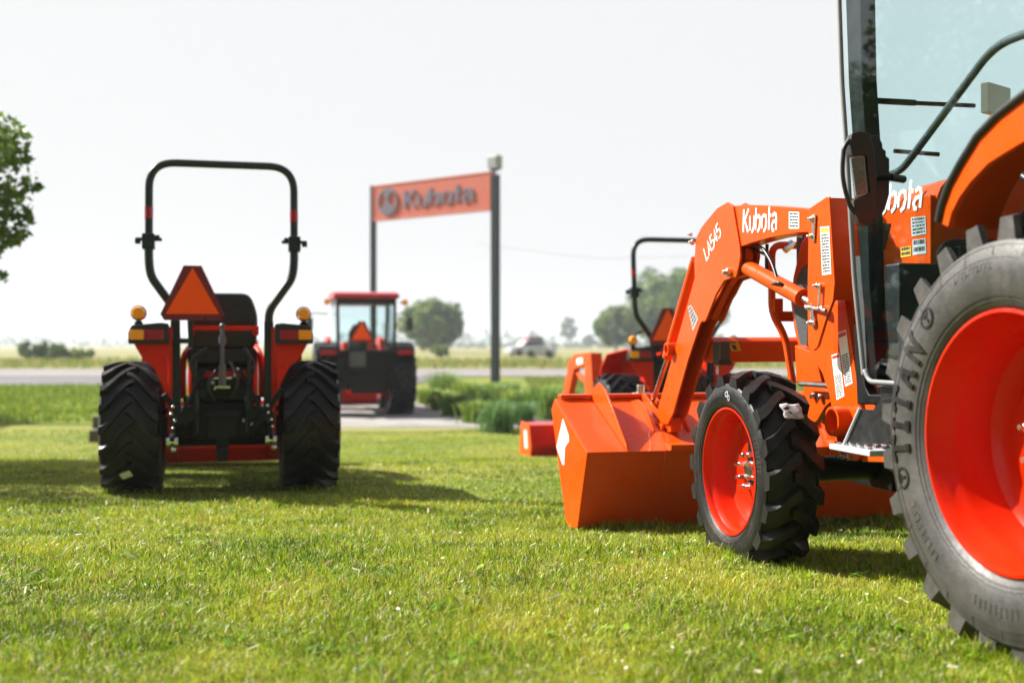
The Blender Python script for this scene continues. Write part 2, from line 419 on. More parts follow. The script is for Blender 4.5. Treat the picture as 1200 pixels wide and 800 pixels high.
# raised marks on the rear sidewall
def ringmap(rad, ang0, out=.0, R0=None, depth=-.020):
    """text reading clockwise seen from the left, tops outward"""
    def mp(u, v, h):
        rr = rad + v; a = ang0 + u / rad          # a measured clockwise from the rear-facing... side that points ahead
        return (depth - h, rr * math.cos(a), rr * math.sin(a))
    return mp
# seen from the left side the front (+y) is on the left; clockwise = from front, up over the top
def swx(rr, Rb=.327, Rc=.507, W=RW):
    q = (rr - Rb) / (Rc - Rb); return interp([(0, .035 * W), (.10, -.012 * W), (.35, -.055 * W), (.6, -.06 * W), (.9, -.02 * W), (1, 0)], q)
mk = M()
def sw_map(ang, rad):
    def mp(u, v, h):
        a = ang + u / rad; rr = rad + v
        return (swx(rr) + .0015 - h, rr * math.cos(a), rr * math.sin(a))
    return mp
for ch, an in (('T', -8), ('I', 2.5), ('T', 10), ('Z', 20.5), ('N', 31.5)):
    word(mk, ch, .074, sw_map(R(an), .388), w=.19, t=.0065, sub=.008)
for an in (46, -19):
    cc = [(.026 * math.cos(t * math.pi / 10) + .026, .026 * math.sin(t * math.pi / 10) + .026) for t in range(21)]
    mk.strokes([cc], .007, sw_map(R(an), .403), .0045)
    mk.strokes([[(.026, .012), (.026, .040)], [(.014, .036), (.038, .036)]], .008, sw_map(R(an), .403), .004)
obj('raised_lettering', mk, MAT['rubber'], w_rl, smooth=0)
mk = M()
for a in range(0, 360, 14):      # mould lines and small size marks
    mk.strokes([[(0, 0), (.003, .022)]], .0022, sw_map(R(a), .338), .0030)
    mk.strokes([[(0, 0), (-.002, .028)]], .0022, sw_map(R(a + 6), .462), .0030)
for rad, wd in ((.352, .003), (.363, .0018), (.458, .0022), (.490, .005)):
    mk.strokes([[(rad * t / 30 * math.pi, 0) for t in range(61)]], wd, sw_map(0, rad), .0030)
for an in (118, 205, 262, 310):
    for k in range(9):
        mk.strokes([[(k * .020, 0), (k * .020, .024)], [(k * .020, .024 if k % 2 else 0), (k * .020 + .012, .024 if k % 2 else 0)], [(k * .020, .012), (k * .020 + .010, .012)]][0:(2 + k % 2)], .0035, sw_map(R(an), .402), .003)
for k in range(10):
    mk.strokes([[(k * .016, 0), (k * .016, .016)], [(k * .016, .016 if k % 3 else 0), (k * .016 + .009, .016 if k % 3 else 0)]], .003, sw_map(R(70), .432), .003)
obj('mould_marks', mk, MAT['sidewall'], w_rl, smooth=0)
# front sidewall marks
mk = M()
def fsw(ang, rad):
    def mp(u, v, h):
        a = ang + u / rad; rr = rad + v; q = (rr - .245) / (.336 - .245)
        xx = interp([(0, .035 * FW), (.10, -.012 * FW), (.35, -.055 * FW), (.6, -.06 * FW), (.9, -.02 * FW), (1, 0)], q)
        return (xx + .001 - h, rr * math.cos(a), rr * math.sin(a))
    return mp
for an in (60, 150, 215, 290, 340):
    for k in range(8):
        mk.strokes([[(k * .017, 0), (k * .017, .022)], [(k * .017, .022), (k * .017 + .009, .020)], [(k * .017, .011), (k * .017 + .008, .011)]][0:(2 + k % 2)], .0032, fsw(R(an), .290), .003)
for rad in (.262, .270, .322): mk.strokes([[(rad * t / 24 * math.pi, 0) for t in range(49)]], .002, fsw(0, rad), .0025)
obj('mould_marks', mk, MAT['sidewall'], w_fl, smooth=0)
mk = M(); mk.strokes([[(.010 * math.cos(t * math.pi / 8), .010 * math.sin(t * math.pi / 8)) for t in range(17)], [(.022 + .008 * math.cos(t * math.pi / 8), -.012 + .010 * math.sin(t * math.pi / 8)) for t in range(17)]], .004, fsw(R(93), .300), .0035)
obj('paint_mark', mk, MAT['alu'], w_fl, smooth=0)
# stickers left on the front tread (a torn barcode tag and a white label near the ground)
def tread_tag(parent, name, ang, x0, x1, da, Rr, mt, jag=0):
    m = M(); n = 7; vs = []; fs = []
    for i in range(n):
        a = R(ang) + R(da) * (i / (n - 1) - .5)
        for j in range(5):
            x = x0 + (x1 - x0) * j / 4; jj = random.uniform(-jag, jag)
            rr = Rr + random.uniform(0, .006 * (jag > 0))
            vs.append((x + jj, -rr * math.cos(a + jj), rr * math.sin(a + jj)))
    for i in range(n - 1):
        for j in range(4): fs.append((i * 5 + j, i * 5 + j + 1, i * 5 + j + 6, i * 5 + j + 5))
    m.add(vs, fs); o = obj(name, m, mt, parent, smooth=40); md = o.modifiers.new('s', 'SOLIDIFY'); md.thickness = .0015; return o
MAT['torn'] = mat('torn_paper_tag', (.5, .5, .52), .6, c2=(.25, .12, .12), c2amt=.7, c2scale=40, var=.2, vscale=60)
tread_tag(w_fl, 'torn_tag', 40, .085, .155, 10, .387, MAT['torn'], .006)
tread_tag(w_fl, 'white_label', -74, .020, .105, 9, .389, MAT['white'])

# ---------------------------------------------------------------- loader
O = MAT['orange']
UP_KNEE = [(852, 237), (857, 240), (859, 242), (866.7, 288), (867.5, 300), (865.3, 313), (862.2, 324.8), (855, 326.5), (848.3, 329), (838.8, 345), (827, 375), (824.5, 377.5), (822, 375), (817.5, 360), (814.3, 330), (813.3, 306.8), (815.4, 279), (821.8, 266), (840, 244)]
BOOM = [(857, 241), (880, 240), (900, 241), (943, 244.5), (958, 250), (960, 268), (946, 272), (933, 272.5), (900, 278.5), (876.7, 285), (864, 290)]
ARM = [(815, 322), (784.6, 430), (771, 478), (769, 488), (774, 496), (782, 497), (788.5, 484), (806.5, 420.5), (820, 380), (843, 345), (850, 330)]
POST = [(947.3, 245), (969.6, 230), (971.8, 233), (974, 266), (978, 332), (976, 352), (967.5, 374.5), (958, 406), (953, 411), (946.5, 404), (946.3, 336), (947.3, 272)]
LOW = [(987, 328), (990, 352), (1001, 425), (1007, 468), (1012, 515), (1009, 533), (1003, 540), (990, 538), (982, 524), (978, 500), (975, 480), (971, 460), (963, 436), (948, 413), (950, 395), (966, 378), (977, 350)]
def loader_side(mir):
    """one side of the loader; mir = False left, True mirrored to the right"""
    def fin(name, m, mt, bevel=.0, smooth=35, parent=near):
        if mir:
            m.v = [(-x, y, z) for x, y, z in m.v]
        return obj(name, m, mt, parent, bevel=bevel, smooth=smooth)
    a = M()
    plate(a, UP_KNEE, .268, .280); plate(a, UP_KNEE, .352, .364, rr=.268)
    plate(a, BOOM, .276, .356, rr=.268)
    kne = fin('boom', a, O, .003)
    b = M()
    plate(b, ARM, .274, .284); plate(b, ARM, .348, .358, rr=.274)
    # front web joining the plates of the lower arm
    web = [(815, 322), (784.6, 430), (771, 478), (775, 479), (789, 431), (821, 325)]
    plate(b, web, .284, .348, rr=.274)
    web2 = [(857, 241), (840, 244), (821.8, 266), (815.4, 279), (813.3, 306.8), (815, 322), (819, 322), (818, 300), (820, 281), (826, 268), (842, 249), (858, 246)]
    plate(b, web2, .280, .352, rr=.268)
    inner = [(866, 290), (867, 300), (864, 322), (850, 327), (840, 344), (826, 374), (822, 372), (836, 341), (846, 322), (858, 315), (861, 292)]
    arm = fin('lower_arm', b, O, .002)
    bm_ = M(); plate(bm_, inner, .300, .332, rr=.268); fin('arm_stiffener', bm_, O, .002)
    p = M(); plate(p, POST, .256, .268, rnd=.004); plate(p, POST, .366, .378, rr=.256)
    plate(p, [(969.0, 231.5), (973.2, 266), (977, 332), (975, 352), (972, 351), (973.5, 332), (969.5, 266), (964.5, 235)], .268, .366, rr=.256)
    fin('loader_post', p, O, .002)
    q = M(); plate(q, LOW, .345, .357, rnd=.01); plate(q, LOW, .412, .424, rr=.345)
    plate(q, [(987.2, 329), (990, 352), (1001, 425), (1007, 468), (1011, 510), (1006, 510), (1001.5, 468), (996, 425), (985, 352), (982, 335)], .357, .412, rr=.345)
    fin('mount_frame', q, O, .003)
    # round tubes welded through the plates
    c = N3(990, 493, .345); cb = M(); cb.lathe([(-.055, .044), (-.055, .055), (.02, .055), (.02, .044)], tuple(c), 32, closed=True); cb.cyl((c.x - .01, c.y, c.z), (c.x + .02, c.y, c.z), .044, 28)
    fin('mount_tube', cb, O, .001)
    c = N3(788, 409, .274); cb = M(); cb.lathe([(-.035, .024), (-.035, .033), (.08, .033), (.08, .024)], tuple(c), 28, closed=True); cb.cyl((c.x - .008, c.y, c.z), (c.x + .08, c.y, c.z), .024, 24)
    fin('cross_tube_end', cb, O, .001)
    # lift cylinder
    xl = .312
    A, B, C = N3(857, 303, xl), N3(941, 349, xl), N3(962, 361, xl)
    d = (B - A).normalized()
    lc = M(); lc.cyl(A, B, .0335, 28); lc.cyl(B - d * .03, B + d * .004, .0365, 28); lc.cyl(A - d * .01, A + d * .02, .036, 28)
    lco = fin('lift_cylinder', lc, O, .003, 40)
    rd = M(); rd.cyl(B, C, .017, 16)
    fin('rod', rd, MAT['chrome'], parent=lco)
    bd = M(); bd.cyl(A + d * .18, A + d * .186, .0350, 28)
    fin('strap', bd, MAT['hose'], parent=lco)
    # curl cylinder in front of the arm
    A, B, C = N3(816, 304, .315), N3(783, 418, .315), N3(765, 470, .315)
    lc = M(); lc.cyl(A, B, .028, 24); d = (B - A).normalized(); lc.cyl(B - d * .03, B + d * .004, .031, 24)
    cco = fin('curl_cylinder', lc, MAT['orange'], .003, 40)
    rd = M(); rd.cyl(B, C, .0125, 14); fin('rod', rd, MAT['chrome'], parent=cco)
    # pins and washers
    pn = M()
    def pin(px, py, r, rad, l=.02, head=.9):
        pn.mark()
        c = N3(px, py, r); pn.cyl((c.x - l, c.y, c.z), (c.x, c.y, c.z), rad, 18); pn.cyl((c.x - l * 1.7, c.y, c.z), (c.x - l, c.y, c.z), rad * .62 * head, 6)
    pin(856, 319, .268, .019, .022); pin(813, 284, .268, .013, .015); pin(811, 275, .268, .008, .014)
    pin(954, 257, .256, .012, .016); pin(953, 277, .256, .009, .016)
    pn.mark(); pn.obox(N3(953.5, 267, .250), N3(954, 257, .25) - N3(953, 277, .25), (1, 0, 0), .10, .020, .006)
    pin(961, 335, .256, .011, .018); pin(966, 362, .256, .012, .018); pin(953, 378, .256, .011, .016); pin(951, 361, .256, .010, .016)
    pn.mark(); pn.obox(N3(960, 348, .244), N3(961, 335, .25) - N3(960, 361, .25), (1, 0, 0), .10, .012, .006)
    pn.mark(); pn.obox(N3(952, 369, .246), N3(951, 361, .25) - N3(953, 378, .25), (1, 0, 0), .085, .022, .006)
    pn.mark(); pn.cyl(N3(944, 359, .25), N3(968, 364, .235), .007, 10)
    pin(989, 534, .345, .011, .018); pin(997, 535, .345, .012, .020)
    fin('pin', pn, MAT['chrome'], .0015)
    # curl linkage and the pins near the bucket
    lk = M(); plate(lk, [(748, 462), (754, 461), (768, 480), (776, 484), (779, 492), (776, 500), (768, 513), (764, 511), (767, 498), (760, 490), (750, 474)], .286, .300, rnd=.006)
    plate(lk, [(748, 462), (754, 461), (768, 480), (776, 484), (779, 492), (776, 500), (768, 513), (764, 511), (767, 498), (760, 490), (750, 474)], .335, .349, rr=.286, rnd=.006)
    fin('curl_link', lk, O, .003)
    lp = M(); c = N3(765, 488, .286); lp.cyl((c.x - .03, c.y, c.z), (c.x + .09, c.y, c.z), .014, 14); lp.cyl((c.x - .036, c.y, c.z), (c.x - .012, c.y, c.z), .020, 18)
    lp.mark(); c = N3(752, 474, .280); lp.obox(c, N3(748, 467, .28) - N3(757, 480, .28), (1, 0, 0), .09, .026, .010)
    lp.mark(); c = N3(751, 458, .31); lp.cyl(c + Vector((-.002, 0, -.03)), c + Vector((-.0, 0, .034)), .023, 18); lp.cyl(c + Vector((-.05, 0, -.02)), c + Vector((.05, 0, -.02)), .013, 12)
    fin('coupler_pin', lp, MAT['chrome'], .002)
    cp = M(); plate(cp, [(774, 490), (786, 489), (786, 506), (770, 507)], .286, .346, rr=.286); plate(cp, [(764, 492), (776, 498), (774, 514), (766, 516)], .262, .276)
    fin('coupler', cp, O, .004)
    return kne
loader_side(False); loader_side(True)
# hoses on the left boom
hs = M()
hs.tube(fillet([N3(872, 288, .31), N3(893, 288, .31), N3(906, 310, .31), N3(912, 333, .30), N3(918, 336, .3)], .2, 8), .0075, 8)
hs.tube(fillet([N3(876, 289, .33), N3(901, 300, .33), N3(909, 322, .33), N3(914, 335, .33)], .2, 8), .0065, 8)
hs.tube(fillet([NF(899, 286, 2.1), NF(898, 310, 2.1), NF(900, 330, 2.1)], .2, 4), .008, 8)
hs.tube(fillet([N3(905, 333, .285), N3(912, 331, .27), N3(918, 334, .285), N3(911, 338, .30)], .05, 4), .007, 8)
obj('hydraulic_hoses', hs, MAT['hose'], near, smooth=60)
# decals
def decal_map(r, p0, p1, out=.0012):
    """u runs from pixel p0 to p1 on the plane r; returns the map and the length"""
    a = N3(*p0, r); b = N3(*p1, r); L = (b - a).length; d = (b - a) / L; up = Vector((0, -d.z, d.y)) * (1 if d.y < 0 else -1)
    up = Vector((0, d.z, -d.y)) if d.y < 0 else Vector((0, -d.z, d.y))
    if up.z < 0: up = -up
    return (lambda u, v, h: a + d * u + up * v + Vector((-out - h, 0, 0))), L
dk = M(); mp, L = decal_map(.276, (871.5, 272), (912, 269)); word(dk, 'Kubota', L / wordlen('Kubota', 1) * 1.0, mp, w=.14, t=.001)
dk.mark(); mp, L = decal_map(.268, (828.5, 305), (848.5, 270)); word(dk, 'LA545', L / wordlen('LA545', 1) * .9, mp, w=.125, t=.001)
obj('boom_lettering', dk, MAT['white'], near, smooth=0)
def label(parent, name, r, quad, bg='white', rows=8, ink='ink', band=None, seed=1, out=.0012):
    """printed label on the plane r: quad = pixel corners tl,tr,br,bl"""
    rnd = random.Random(seed)
    c = [N3(*q, r) for q in quad]
    def pt(u, v, h): 
        p = (c[0] * (1 - u) + c[1] * u) * (1 - v) + (c[3] * (1 - u) + c[2] * u) * v; return p + Vector((-out - h, 0, 0))
    m = M(); m.add([pt(0, 0, 0), pt(1, 0, 0), pt(1, 1, 0), pt(0, 1, 0), pt(0, 0, .0008), pt(1, 0, .0008), pt(1, 1, .0008), pt(0, 1, .0008)], [(0, 1, 2, 3), (4, 7, 6, 5), (0, 4, 5, 1), (1, 5, 6, 2), (2, 6, 7, 3), (3, 7, 4, 0)])
    lb = obj(name, m, MAT[bg], parent, smooth=0)
    k = M()
    def quad_(u0, u1, v0, v1): k.add([pt(u0, v0, .0012), pt(u1, v0, .0012), pt(u1, v1, .0012), pt(u0, v1, .0012)], [(0, 1, 2, 3)])
    v0 = .06 if band is None else band + .03
    n = rows
    for i in range(n):
        v = v0 + (.97 - v0) * i / n; dv = (.97 - v0) / n * .62
        u = .08
        while u < .9:
            e = min(.92, u + rnd.uniform(.06, .3)); quad_(u, e, v, v + dv); u = e + rnd.uniform(.02, .06)
    obj('print', k, MAT[ink], lb, smooth=0, fix=False)
    if band is not None:
        k = M(); quad_(.06, .94, .03, band - .01 if band < .25 else .10); obj('print_band', k, MAT['yellow' if band < .25 else 'redink'], lb, smooth=0, fix=False)
    return lb
label(near, 'warning_label', .276, [(925, 248), (937, 248.5), (937, 268), (925, 268)], rows=5, seed=2)
label(near, 'warning_label', .256, [(961.5, 266), (972.2, 265), (974.6, 321), (964, 322.5)], rows=13, band=.13, seed=3)
label(near, 'instruction_label', .345, [(982, 390), (992, 386), (999.5, 449), (991, 453)], rows=12, band=.40, seed=4)
label(near, 'instruction_label', .345, [(975, 416), (984, 413), (990, 464), (981, 468.5)], rows=10, band=.45, seed=5)
label(near, 'warning_label', .274, [(806.5, 360), (810, 357.5), (818.5, 373), (812.5, 388)], rows=5, seed=6, bg='alu')
# cross beam between the lower arms, at f = 2.66
F0 = 2.66
cb = M(); xa, za = NQ(826, 395, F0); xb, zb = NQ(826, 424, F0); xa = .373 - RC
ym = lambda: None
cb.prism([(F0, zb), (F0 + .11, zb - .005), (F0 + .13, zb + .05), (F0 + .11, za), (F0 + .03, za), (F0, za - .02)], 'x', xa, -xa)
cbo = obj('loader_cross_beam', cb, O, near, bevel=.006)
bk = M(); bk.box(xa - .002, xa + .05, F0 - .09, F0 - .002, zb + .01, za - .02); bk.box(xa - .002, xa + .07, F0 - .07, F0 - .003, zb - .015, zb + .012)
obj('valve_bracket', bk, MAT['steel'], near, bevel=.004)
st = M(); p = [NQ(x, y, F0 - .0015) for x, y in ((852.5, 399.5), (864.5, 399.5), (869, 411), (857.5, 411.5))]; st.prism(p, 'y', F0 - .0018, F0 - .0008)
sto = obj('warning_sticker', st, MAT['yellow'], near, smooth=0)
st = M(); p = [NQ(x, y, F0 - .003) for x, y in ((857, 404), (862, 404), (864, 409.5), (860, 409.5))]; st.prism(p, 'y', F0 - .003, F0 - .002)
st.prism([NQ(x, y, F0 - .003) for x, y in ((854.5, 400.5), (862.5, 400.5), (863, 401.8), (855, 401.8))], 'y', F0 - .003, F0 - .002)
obj('print', st, MAT['ink'], sto, smooth=0)
# ---------------------------------------------------------------- bucket
BL, BRR = -.20, 1.72
S = [NP(x, y, BL) for x, y in ((650, 467), (688, 530), (676, 622), (664.5, 621.5), (646, 479))]
top, heel, toe, lip, fr = S
sh = bucket_mesh(BL - RC + .012, BRR - RC - .012, [top, heel, toe, lip], .008)
ridge = NP(688, 527, BL)
bo = obj('bucket', sh, O, near, bevel=.002, smooth=20)
for (xx, nm) in ((BL - RC, 'l'), (BRR - RC - .014, 'r')):
    sp = M(); sp.prism([top, heel, toe, lip, fr], 'x', xx, xx + .014); obj('side_plate', sp, O, bo, bevel=.003)
# square-cut edge strip along the toe and the box-section lip along the top
ed = M(); ed.box(BL - RC + .02, BRR - RC - .02, toe[0] + .005, lip[0] + .02, min(toe[1], lip[1]) - .012, min(toe[1], lip[1]) - .001); obj('cutting_edge', ed, MAT['steel'], bo, bevel=.002)
ed = M(); hy, hz = top; ed.box(BL - RC + .03, BRR - RC - .03, hy - .02, hy + .05, hz + .001, hz + .022); obj('lip_bar', ed, O, bo, bevel=.004)
gm = M()
for xr, xo in ((.005, 0), (1.515, 0)):
    h_ = Vector(heel); t_ = Vector(top); d = (t_ - h_)
    def gp(s_, up): return (h_.x + d.x * s_, h_.y + d.y * s_ + up)
    pl = [gp(.0, .004), gp(1.0, .004), gp(1.0, .05), gp(.96, .062), gp(.78, .14), gp(.60, .15), gp(.03, .03)]
    g = M(); g.prism(pl, 'x', xr - RC, xr - RC + .012); go = obj('gusset', g, O, bo, bevel=.003)
    # coupler plates
for side in (-1, 1):
    for xr in (.215, .405):
        x0 = (xr - RC) * -side
        pl = [NP(x, y, .215) for x, y in ((736, 471), (747, 468), (757, 479), (766, 505), (765, 516), (752, 520), (742, 500))]
        g = M(); g.prism(fil2(pl, .01), 'x', min(x0, x0 + .012), max(x0, x0 + .012)); obj('coupler_plate', g, O, bo, bevel=.003)
    x0, x1 = sorted([(.228 - RC) * -side, (.404 - RC) * -side])
    g = M(); a = NP(742, 474, .215); b = NP(752, 506, .215); g.prism([a, b, (b[0] + .02, b[1] - .01), (a[0] + .03, a[1])], 'x', x0, x1)
    g.mark(); g.box(x0, x1, heel[0] - .02, heel[0] + .14, heel[1] + .0, heel[1] + .03); obj('coupler_panel', g, O, bo, bevel=.003)
# stiffeners down the back
g = M()
for xr in (.20, .42, 1.10, 1.32):
    g.mark(); g.prism([(heel[0] - .012, heel[1] + .005), (heel[0] - .003, heel[1] - .002), (heel[0] + .05, heel[1] - .13), (heel[0] + .035, heel[1] - .13)], 'x', xr - RC, xr - RC + .012)
obj('back_rib', g, O, bo, bevel=.002)
# white arrow-like mark on the side plate
def bmap(pix, out):
    return [NP(x, y, BL) for x, y in pix]
g = M(); g.prism(bmap([(660, 490), (667, 511), (667, 517), (663.5, 522), (662.3, 525), (661.5, 545), (659.5, 544), (652.5, 523), (655.5, 510)], 0), 'x', BL - RC - .0022, BL - RC - .0008)
obj('white_mark', g, MAT['white'], bo, smooth=0)

# ---------------------------------------------------------------- hood, guard, axle
HL = .46; HWd = 2 * (RC - HL)
pr = [NP(1096, 203, HL), NP(1046, 206, HL)]
zt = [(.98, pr[0][1]), (1.30, pr[0][1] - .01), (1.62, pr[0][1] - .045), (1.86, pr[0][1] - .11), (1.98, pr[0][1] - .22), (2.03, pr[0][1] - .34), (2.03, pr[0][1] - .46)]
zb_ = NP(1060, 322, HL)[1]
hd = M(); n = len(zt); vs = []; NS = 14
for (y, z) in zt:
    q = .285 if y < 1.7 else .285 - .06 * ((y - 1.7) / .33)
    for k in range(NS + 1):
        a = math.pi * k / NS
        cx = -math.cos(a); sx_ = math.sin(a)
        e = .32
        vs.append((q * 1.05 * (abs(cx) ** e) * (1 if cx > 0 else -1) if abs(cx) > 1e-6 else 0, y + (.06 * sx_ if y > 1.9 else 0), zb_ + (z - zb_) * (sx_ ** e if sx_ > 1e-6 else 0)))
fs = []
for i in range(n - 1):
    for k in range(NS): a = i * (NS + 1) + k; fs.append((a, a + 1, a + NS + 2, a + NS + 1))
fs.append(tuple(range(NS + 1))); fs.append(tuple((n - 1) * (NS + 1) + k for k in range(NS, -1, -1)))
hd.add(vs, fs); ho = obj('hood', hd, O, near, smooth=60)
# flat side panels carry the lettering, the vent and the labels
sp = M(); pl = [NP(x, y, HL) for x, y in ((1096, 204), (1047, 208), (1046, 222), (1008, 290), (1002, 330), (1015, 336), (1042, 322), (1070, 312), (1088, 303), (1091, 270), (1096, 240))]
pl = [(.985, zb_ - .02), (.985, pr[0][1] - .07), (1.30, pr[0][1] - .08), (1.62, pr[0][1] - .12), (1.80, pr[0][1] - .18), (1.90, pr[0][1] - .34), (1.86, zb_ + .0), (1.5, zb_ - .06), (1.2, zb_ - .05)]
sp.prism(fil2(pl, .02), 'x', HL - RC - .012, HL - RC + .03); so = obj('side_panel', sp, O, ho, bevel=.006)
sp = M(); sp.prism(fil2(pl, .02), 'x', RC - HL - .03, RC - HL + .012); obj('side_panel', sp, O, ho, bevel=.006)
g = M(); mp, L = decal_map(HL - .012, (1020, 251), (1082, 243), .002); word(g, 'Kubota', L / wordlen('Kubota', 1) * 1.0, mp, w=.15, t=.001, slant=.12)
obj('hood_lettering', g, MAT['white'], so, smooth=0)
g = M(); plate(g, [(1034, 262), (1044, 262), (1037, 292), (1027, 299)], HL - .016, HL - .010, rr=HL - .012); obj('side_vent', g, MAT['black'], so)
label(so, 'service_label', HL - .012, [(1068, 255), (1085, 253), (1086, 274), (1069, 277)], rows=5, bg='alu', seed=8)
label(so, 'service_label', HL - .012, [(1070, 281), (1085, 279), (1086, 297), (1070, 299)], rows=2, ink='ink', bg='alu', seed=9)
label(so, 'caution_label', HL - .012, [(1056, 290), (1068, 288), (1068, 300), (1056, 302)], rows=2, bg='yellow', seed=10)
gr = M(); plate(gr, [(947, 308), (941, 312), (930, 335), (929, 350), (931, 372), (937, 402), (942, 411), (948, 409), (950, 340)], HL - .008, HL + .010, rr=HL - .008)
gr2 = M(); plate(gr2, [(947, 309.5), (941, 314), (931.5, 336), (931, 350), (933, 372), (938.5, 401), (942.5, 408), (947, 406), (949, 340)], HL - .014, HL - .009, rr=HL - .008)
go = obj('side_grille', gr2, MAT['mesh_grille'], near, smooth=0)
pn = M(); plate(pn, [(948, 268), (938, 285), (929, 325), (926, 352), (930, 385), (936, 410), (936, 448), (960, 448), (975, 448), (965, 300)], HL + .0, HL + .02, rr=HL)
obj('nose_panel', pn, O, near, bevel=.008)
nf = M(); nf.box(-.27, .27, 1.98, 2.05, zb_ - .12, zb_ + .26); obj('front_grille', nf, MAT['mesh_grille'], near, bevel=.02)
hl_ = M()
for s_ in (-1, 1): hl_.mark().sphere((s_ * .2, 2.03, zb_ + .20), .06, 8, (1, .6, .7))
obj('headlight', hl_, MAT['alu'], near, smooth=60)
# grille guard in front of the hood
GY = 2.17
def gq(px, py): x, z = NQ(px, py, GY); return Vector((x, GY, z))
P0, P1, P2, P3 = gq(904.5, 440), gq(903.5, 350), gq(904.5, 287), gq(933, 284)
gg = M(); hw = abs(P2.x); tz = P2.z + .0
path = [(-hw + .05, GY - .10, zb_ - .42), (-hw + .05, GY - .03, zb_ - .22), (-hw, GY, P1.z - .06), (-hw, GY, tz), (hw, GY, tz), (hw, GY, P1.z - .06), (hw - .05, GY - .03, zb_ - .22), (hw - .05, GY - .10, zb_ - .42)]
pts = fillet(path, .05, 5)
for i in range(len(pts) - 1):
    pass
gg.tube(pts, .017, 8)
gg.box(-hw + .01, hw - .01, GY - .008, GY + .008, P1.z - .10, P1.z - .055)
gg.box(-hw - .005, -hw + .035, GY - .04, GY + .02, P1.z - .06, P1.z + .0); gg.box(hw - .035, hw + .005, GY - .04, GY + .02, P1.z - .06, P1.z)
obj('grille_guard', gg, O, near, bevel=.003)
g = M(); g.cyl((-hw + .03, GY, tz - .005), (-hw + .16, GY, tz - .005), .012, 10); g.cyl((-hw + .06, GY, tz - .02), (-hw + .1, GY, tz + .01), .02, 10)
obj('guard_hinge', g, MAT['chrome'], near)
# chassis, axle, engine
ch = M(); ch.box(-.17, .17, .2, 1.95, fz + .10, fz + .34); ch.box(-.26, .26, .1, 1.15, fz + .02, fz + .30); ch.box(-.36, .36, -.45, .25, rz - .16, rz + .2)
obj('chassis', ch, MAT['black'], near, bevel=.02)
ax = M(); ax.cyl((-.56, 1.645, fz), (.56, 1.645, fz), .05, 16); ax.cyl((-.60, 1.645, fz - .05), (-.60, 1.645, fz + .14), .07, 16); ax.cyl((.60, 1.645, fz - .05), (.60, 1.645, fz + .14), .07, 16)
ax.box(-.14, .14, 1.5, 1.8, fz - .08, fz + .1); ax.mark(); ax.cyl((-.5, .0, rz), (.5, .0, rz), .11, 20)
obj('axle', ax, MAT['black'], near, bevel=.005)
fb = M(); plate(fb, [(942, 452), (960, 452), (972, 458), (974, 470), (966, 478), (958, 492), (950, 500), (940, 470)], .40, .425, rr=.40); obj('axle_bracket', fb, O, near, bevel=.004)
fb = M()
for px, py in ((955, 463.5), (963.5, 465.5)): c = N3(px, py, .40); fb.mark().cyl((c.x - .018, c.y, c.z), (c.x, c.y, c.z), .014, 6)
obj('bracket_bolt', fb, MAT['chrome'], near, bevel=.001)
fb = M(); plate(fb, [(958, 478), (966, 470), (978, 474), (978, 498), (958, 497)], .44, .45, rr=.42); fo = obj('sump_plate', fb, MAT['alu'], near, bevel=.002)
fb = M()
for px, py in ((963, 490), (969, 482), (973, 492)): c = N3(px, py, .438); fb.cyl((c.x - .004, c.y, c.z), (c.x, c.y, c.z), .006, 10)
obj('sump_holes', fb, MAT['black'], fo)
bl = M(); bl.box(-.30, .30, 1.0, 1.95, zb_ - .22, zb_ - .0); bl.cyl((-.22, 1.2, zb_ - .2), (-.22, 1.2, zb_ + .1), .06, 16); obj('engine', bl, MAT['black'], near, bevel=.02)
rl = M(); plate(rl, [(936, 404), (938, 448), (968, 448), (960, 415), (953, 411)], .40, .46, rr=.42); obj('lower_side_cover', rl, O, near, bevel=.006)
rl = M(); rl.cyl(N3(938, 449.5, .36), N3(975, 452, .36), .010, 8); obj('brake_rod', rl, MAT['steel'], near)
# ---------------------------------------------------------------- cab
DR = .20                                    # door glass plane
def dy(px, py): return NP(px, py, DR)
A0 = dy(981, -60); A1 = dy(984, 0); A2 = dy(987.5, 100); A3 = dy(993, 180); A4 = dy(1002, 330); A5 = dy(1013, 440)
zbot = dy(1030, 452)[1]; roofz = A1[1] + .16
BY = -.62                                   # rear of the cab
fyz = [(A5[0], zbot)] + [A5, A4, A3, A2, A1, (A1[0] + .005, roofz)]
def xx(r): return r - RC
# door glass: pane following the front edge, notched over the fender
fend = [(.37, zbot + .0), (.36, rz + .45), (.27, rz + .62), (.15, rz + .74), (0, rz + .83), (-.25, rz + .87), (BY, rz + .85)]
pane = [(A5[0] - .01, zbot + .035), (A5[0] - .01, A5[1])] + [(p[0] - .012, p[1]) for p in (A4, A3, A2, A1)] + [(A1[0] - .01, roofz - .02), (BY + .05, roofz - .02), (BY + .05, rz + .86)] + fend[::-1][1:-1] + [(.37, zbot + .035)]
def gbulge(z): return .0
def curved_pane(sgn):
    import bmesh
    bm = bmesh.new(); bm.faces.new([bm.verts.new((0, y, z)) for y, z in fil2(pane, .03)])
    for k in (): bmesh.ops.bisect_plane(bm, geom=bm.verts[:] + bm.edges[:] + bm.faces[:], plane_co=(0, 0, zbot + (roofz - zbot) * k / 28), plane_no=(0, 0, 1))
    for v in bm.verts: v.co.x = sgn * (xx(DR) - gbulge(v.co.z))
    me = bpy.data.meshes.new('door_glass'); bm.to_mesh(me); bm.free(); o = bpy.data.objects.new('door_glass', me); col.objects.link(o); o.parent = near
    me.materials.append(MAT['glass'])
    md = o.modifiers.new('thickness', 'SOLIDIFY'); md.thickness = .005; md.offset = 0; return o
dgo = curved_pane(1); curved_pane(-1)
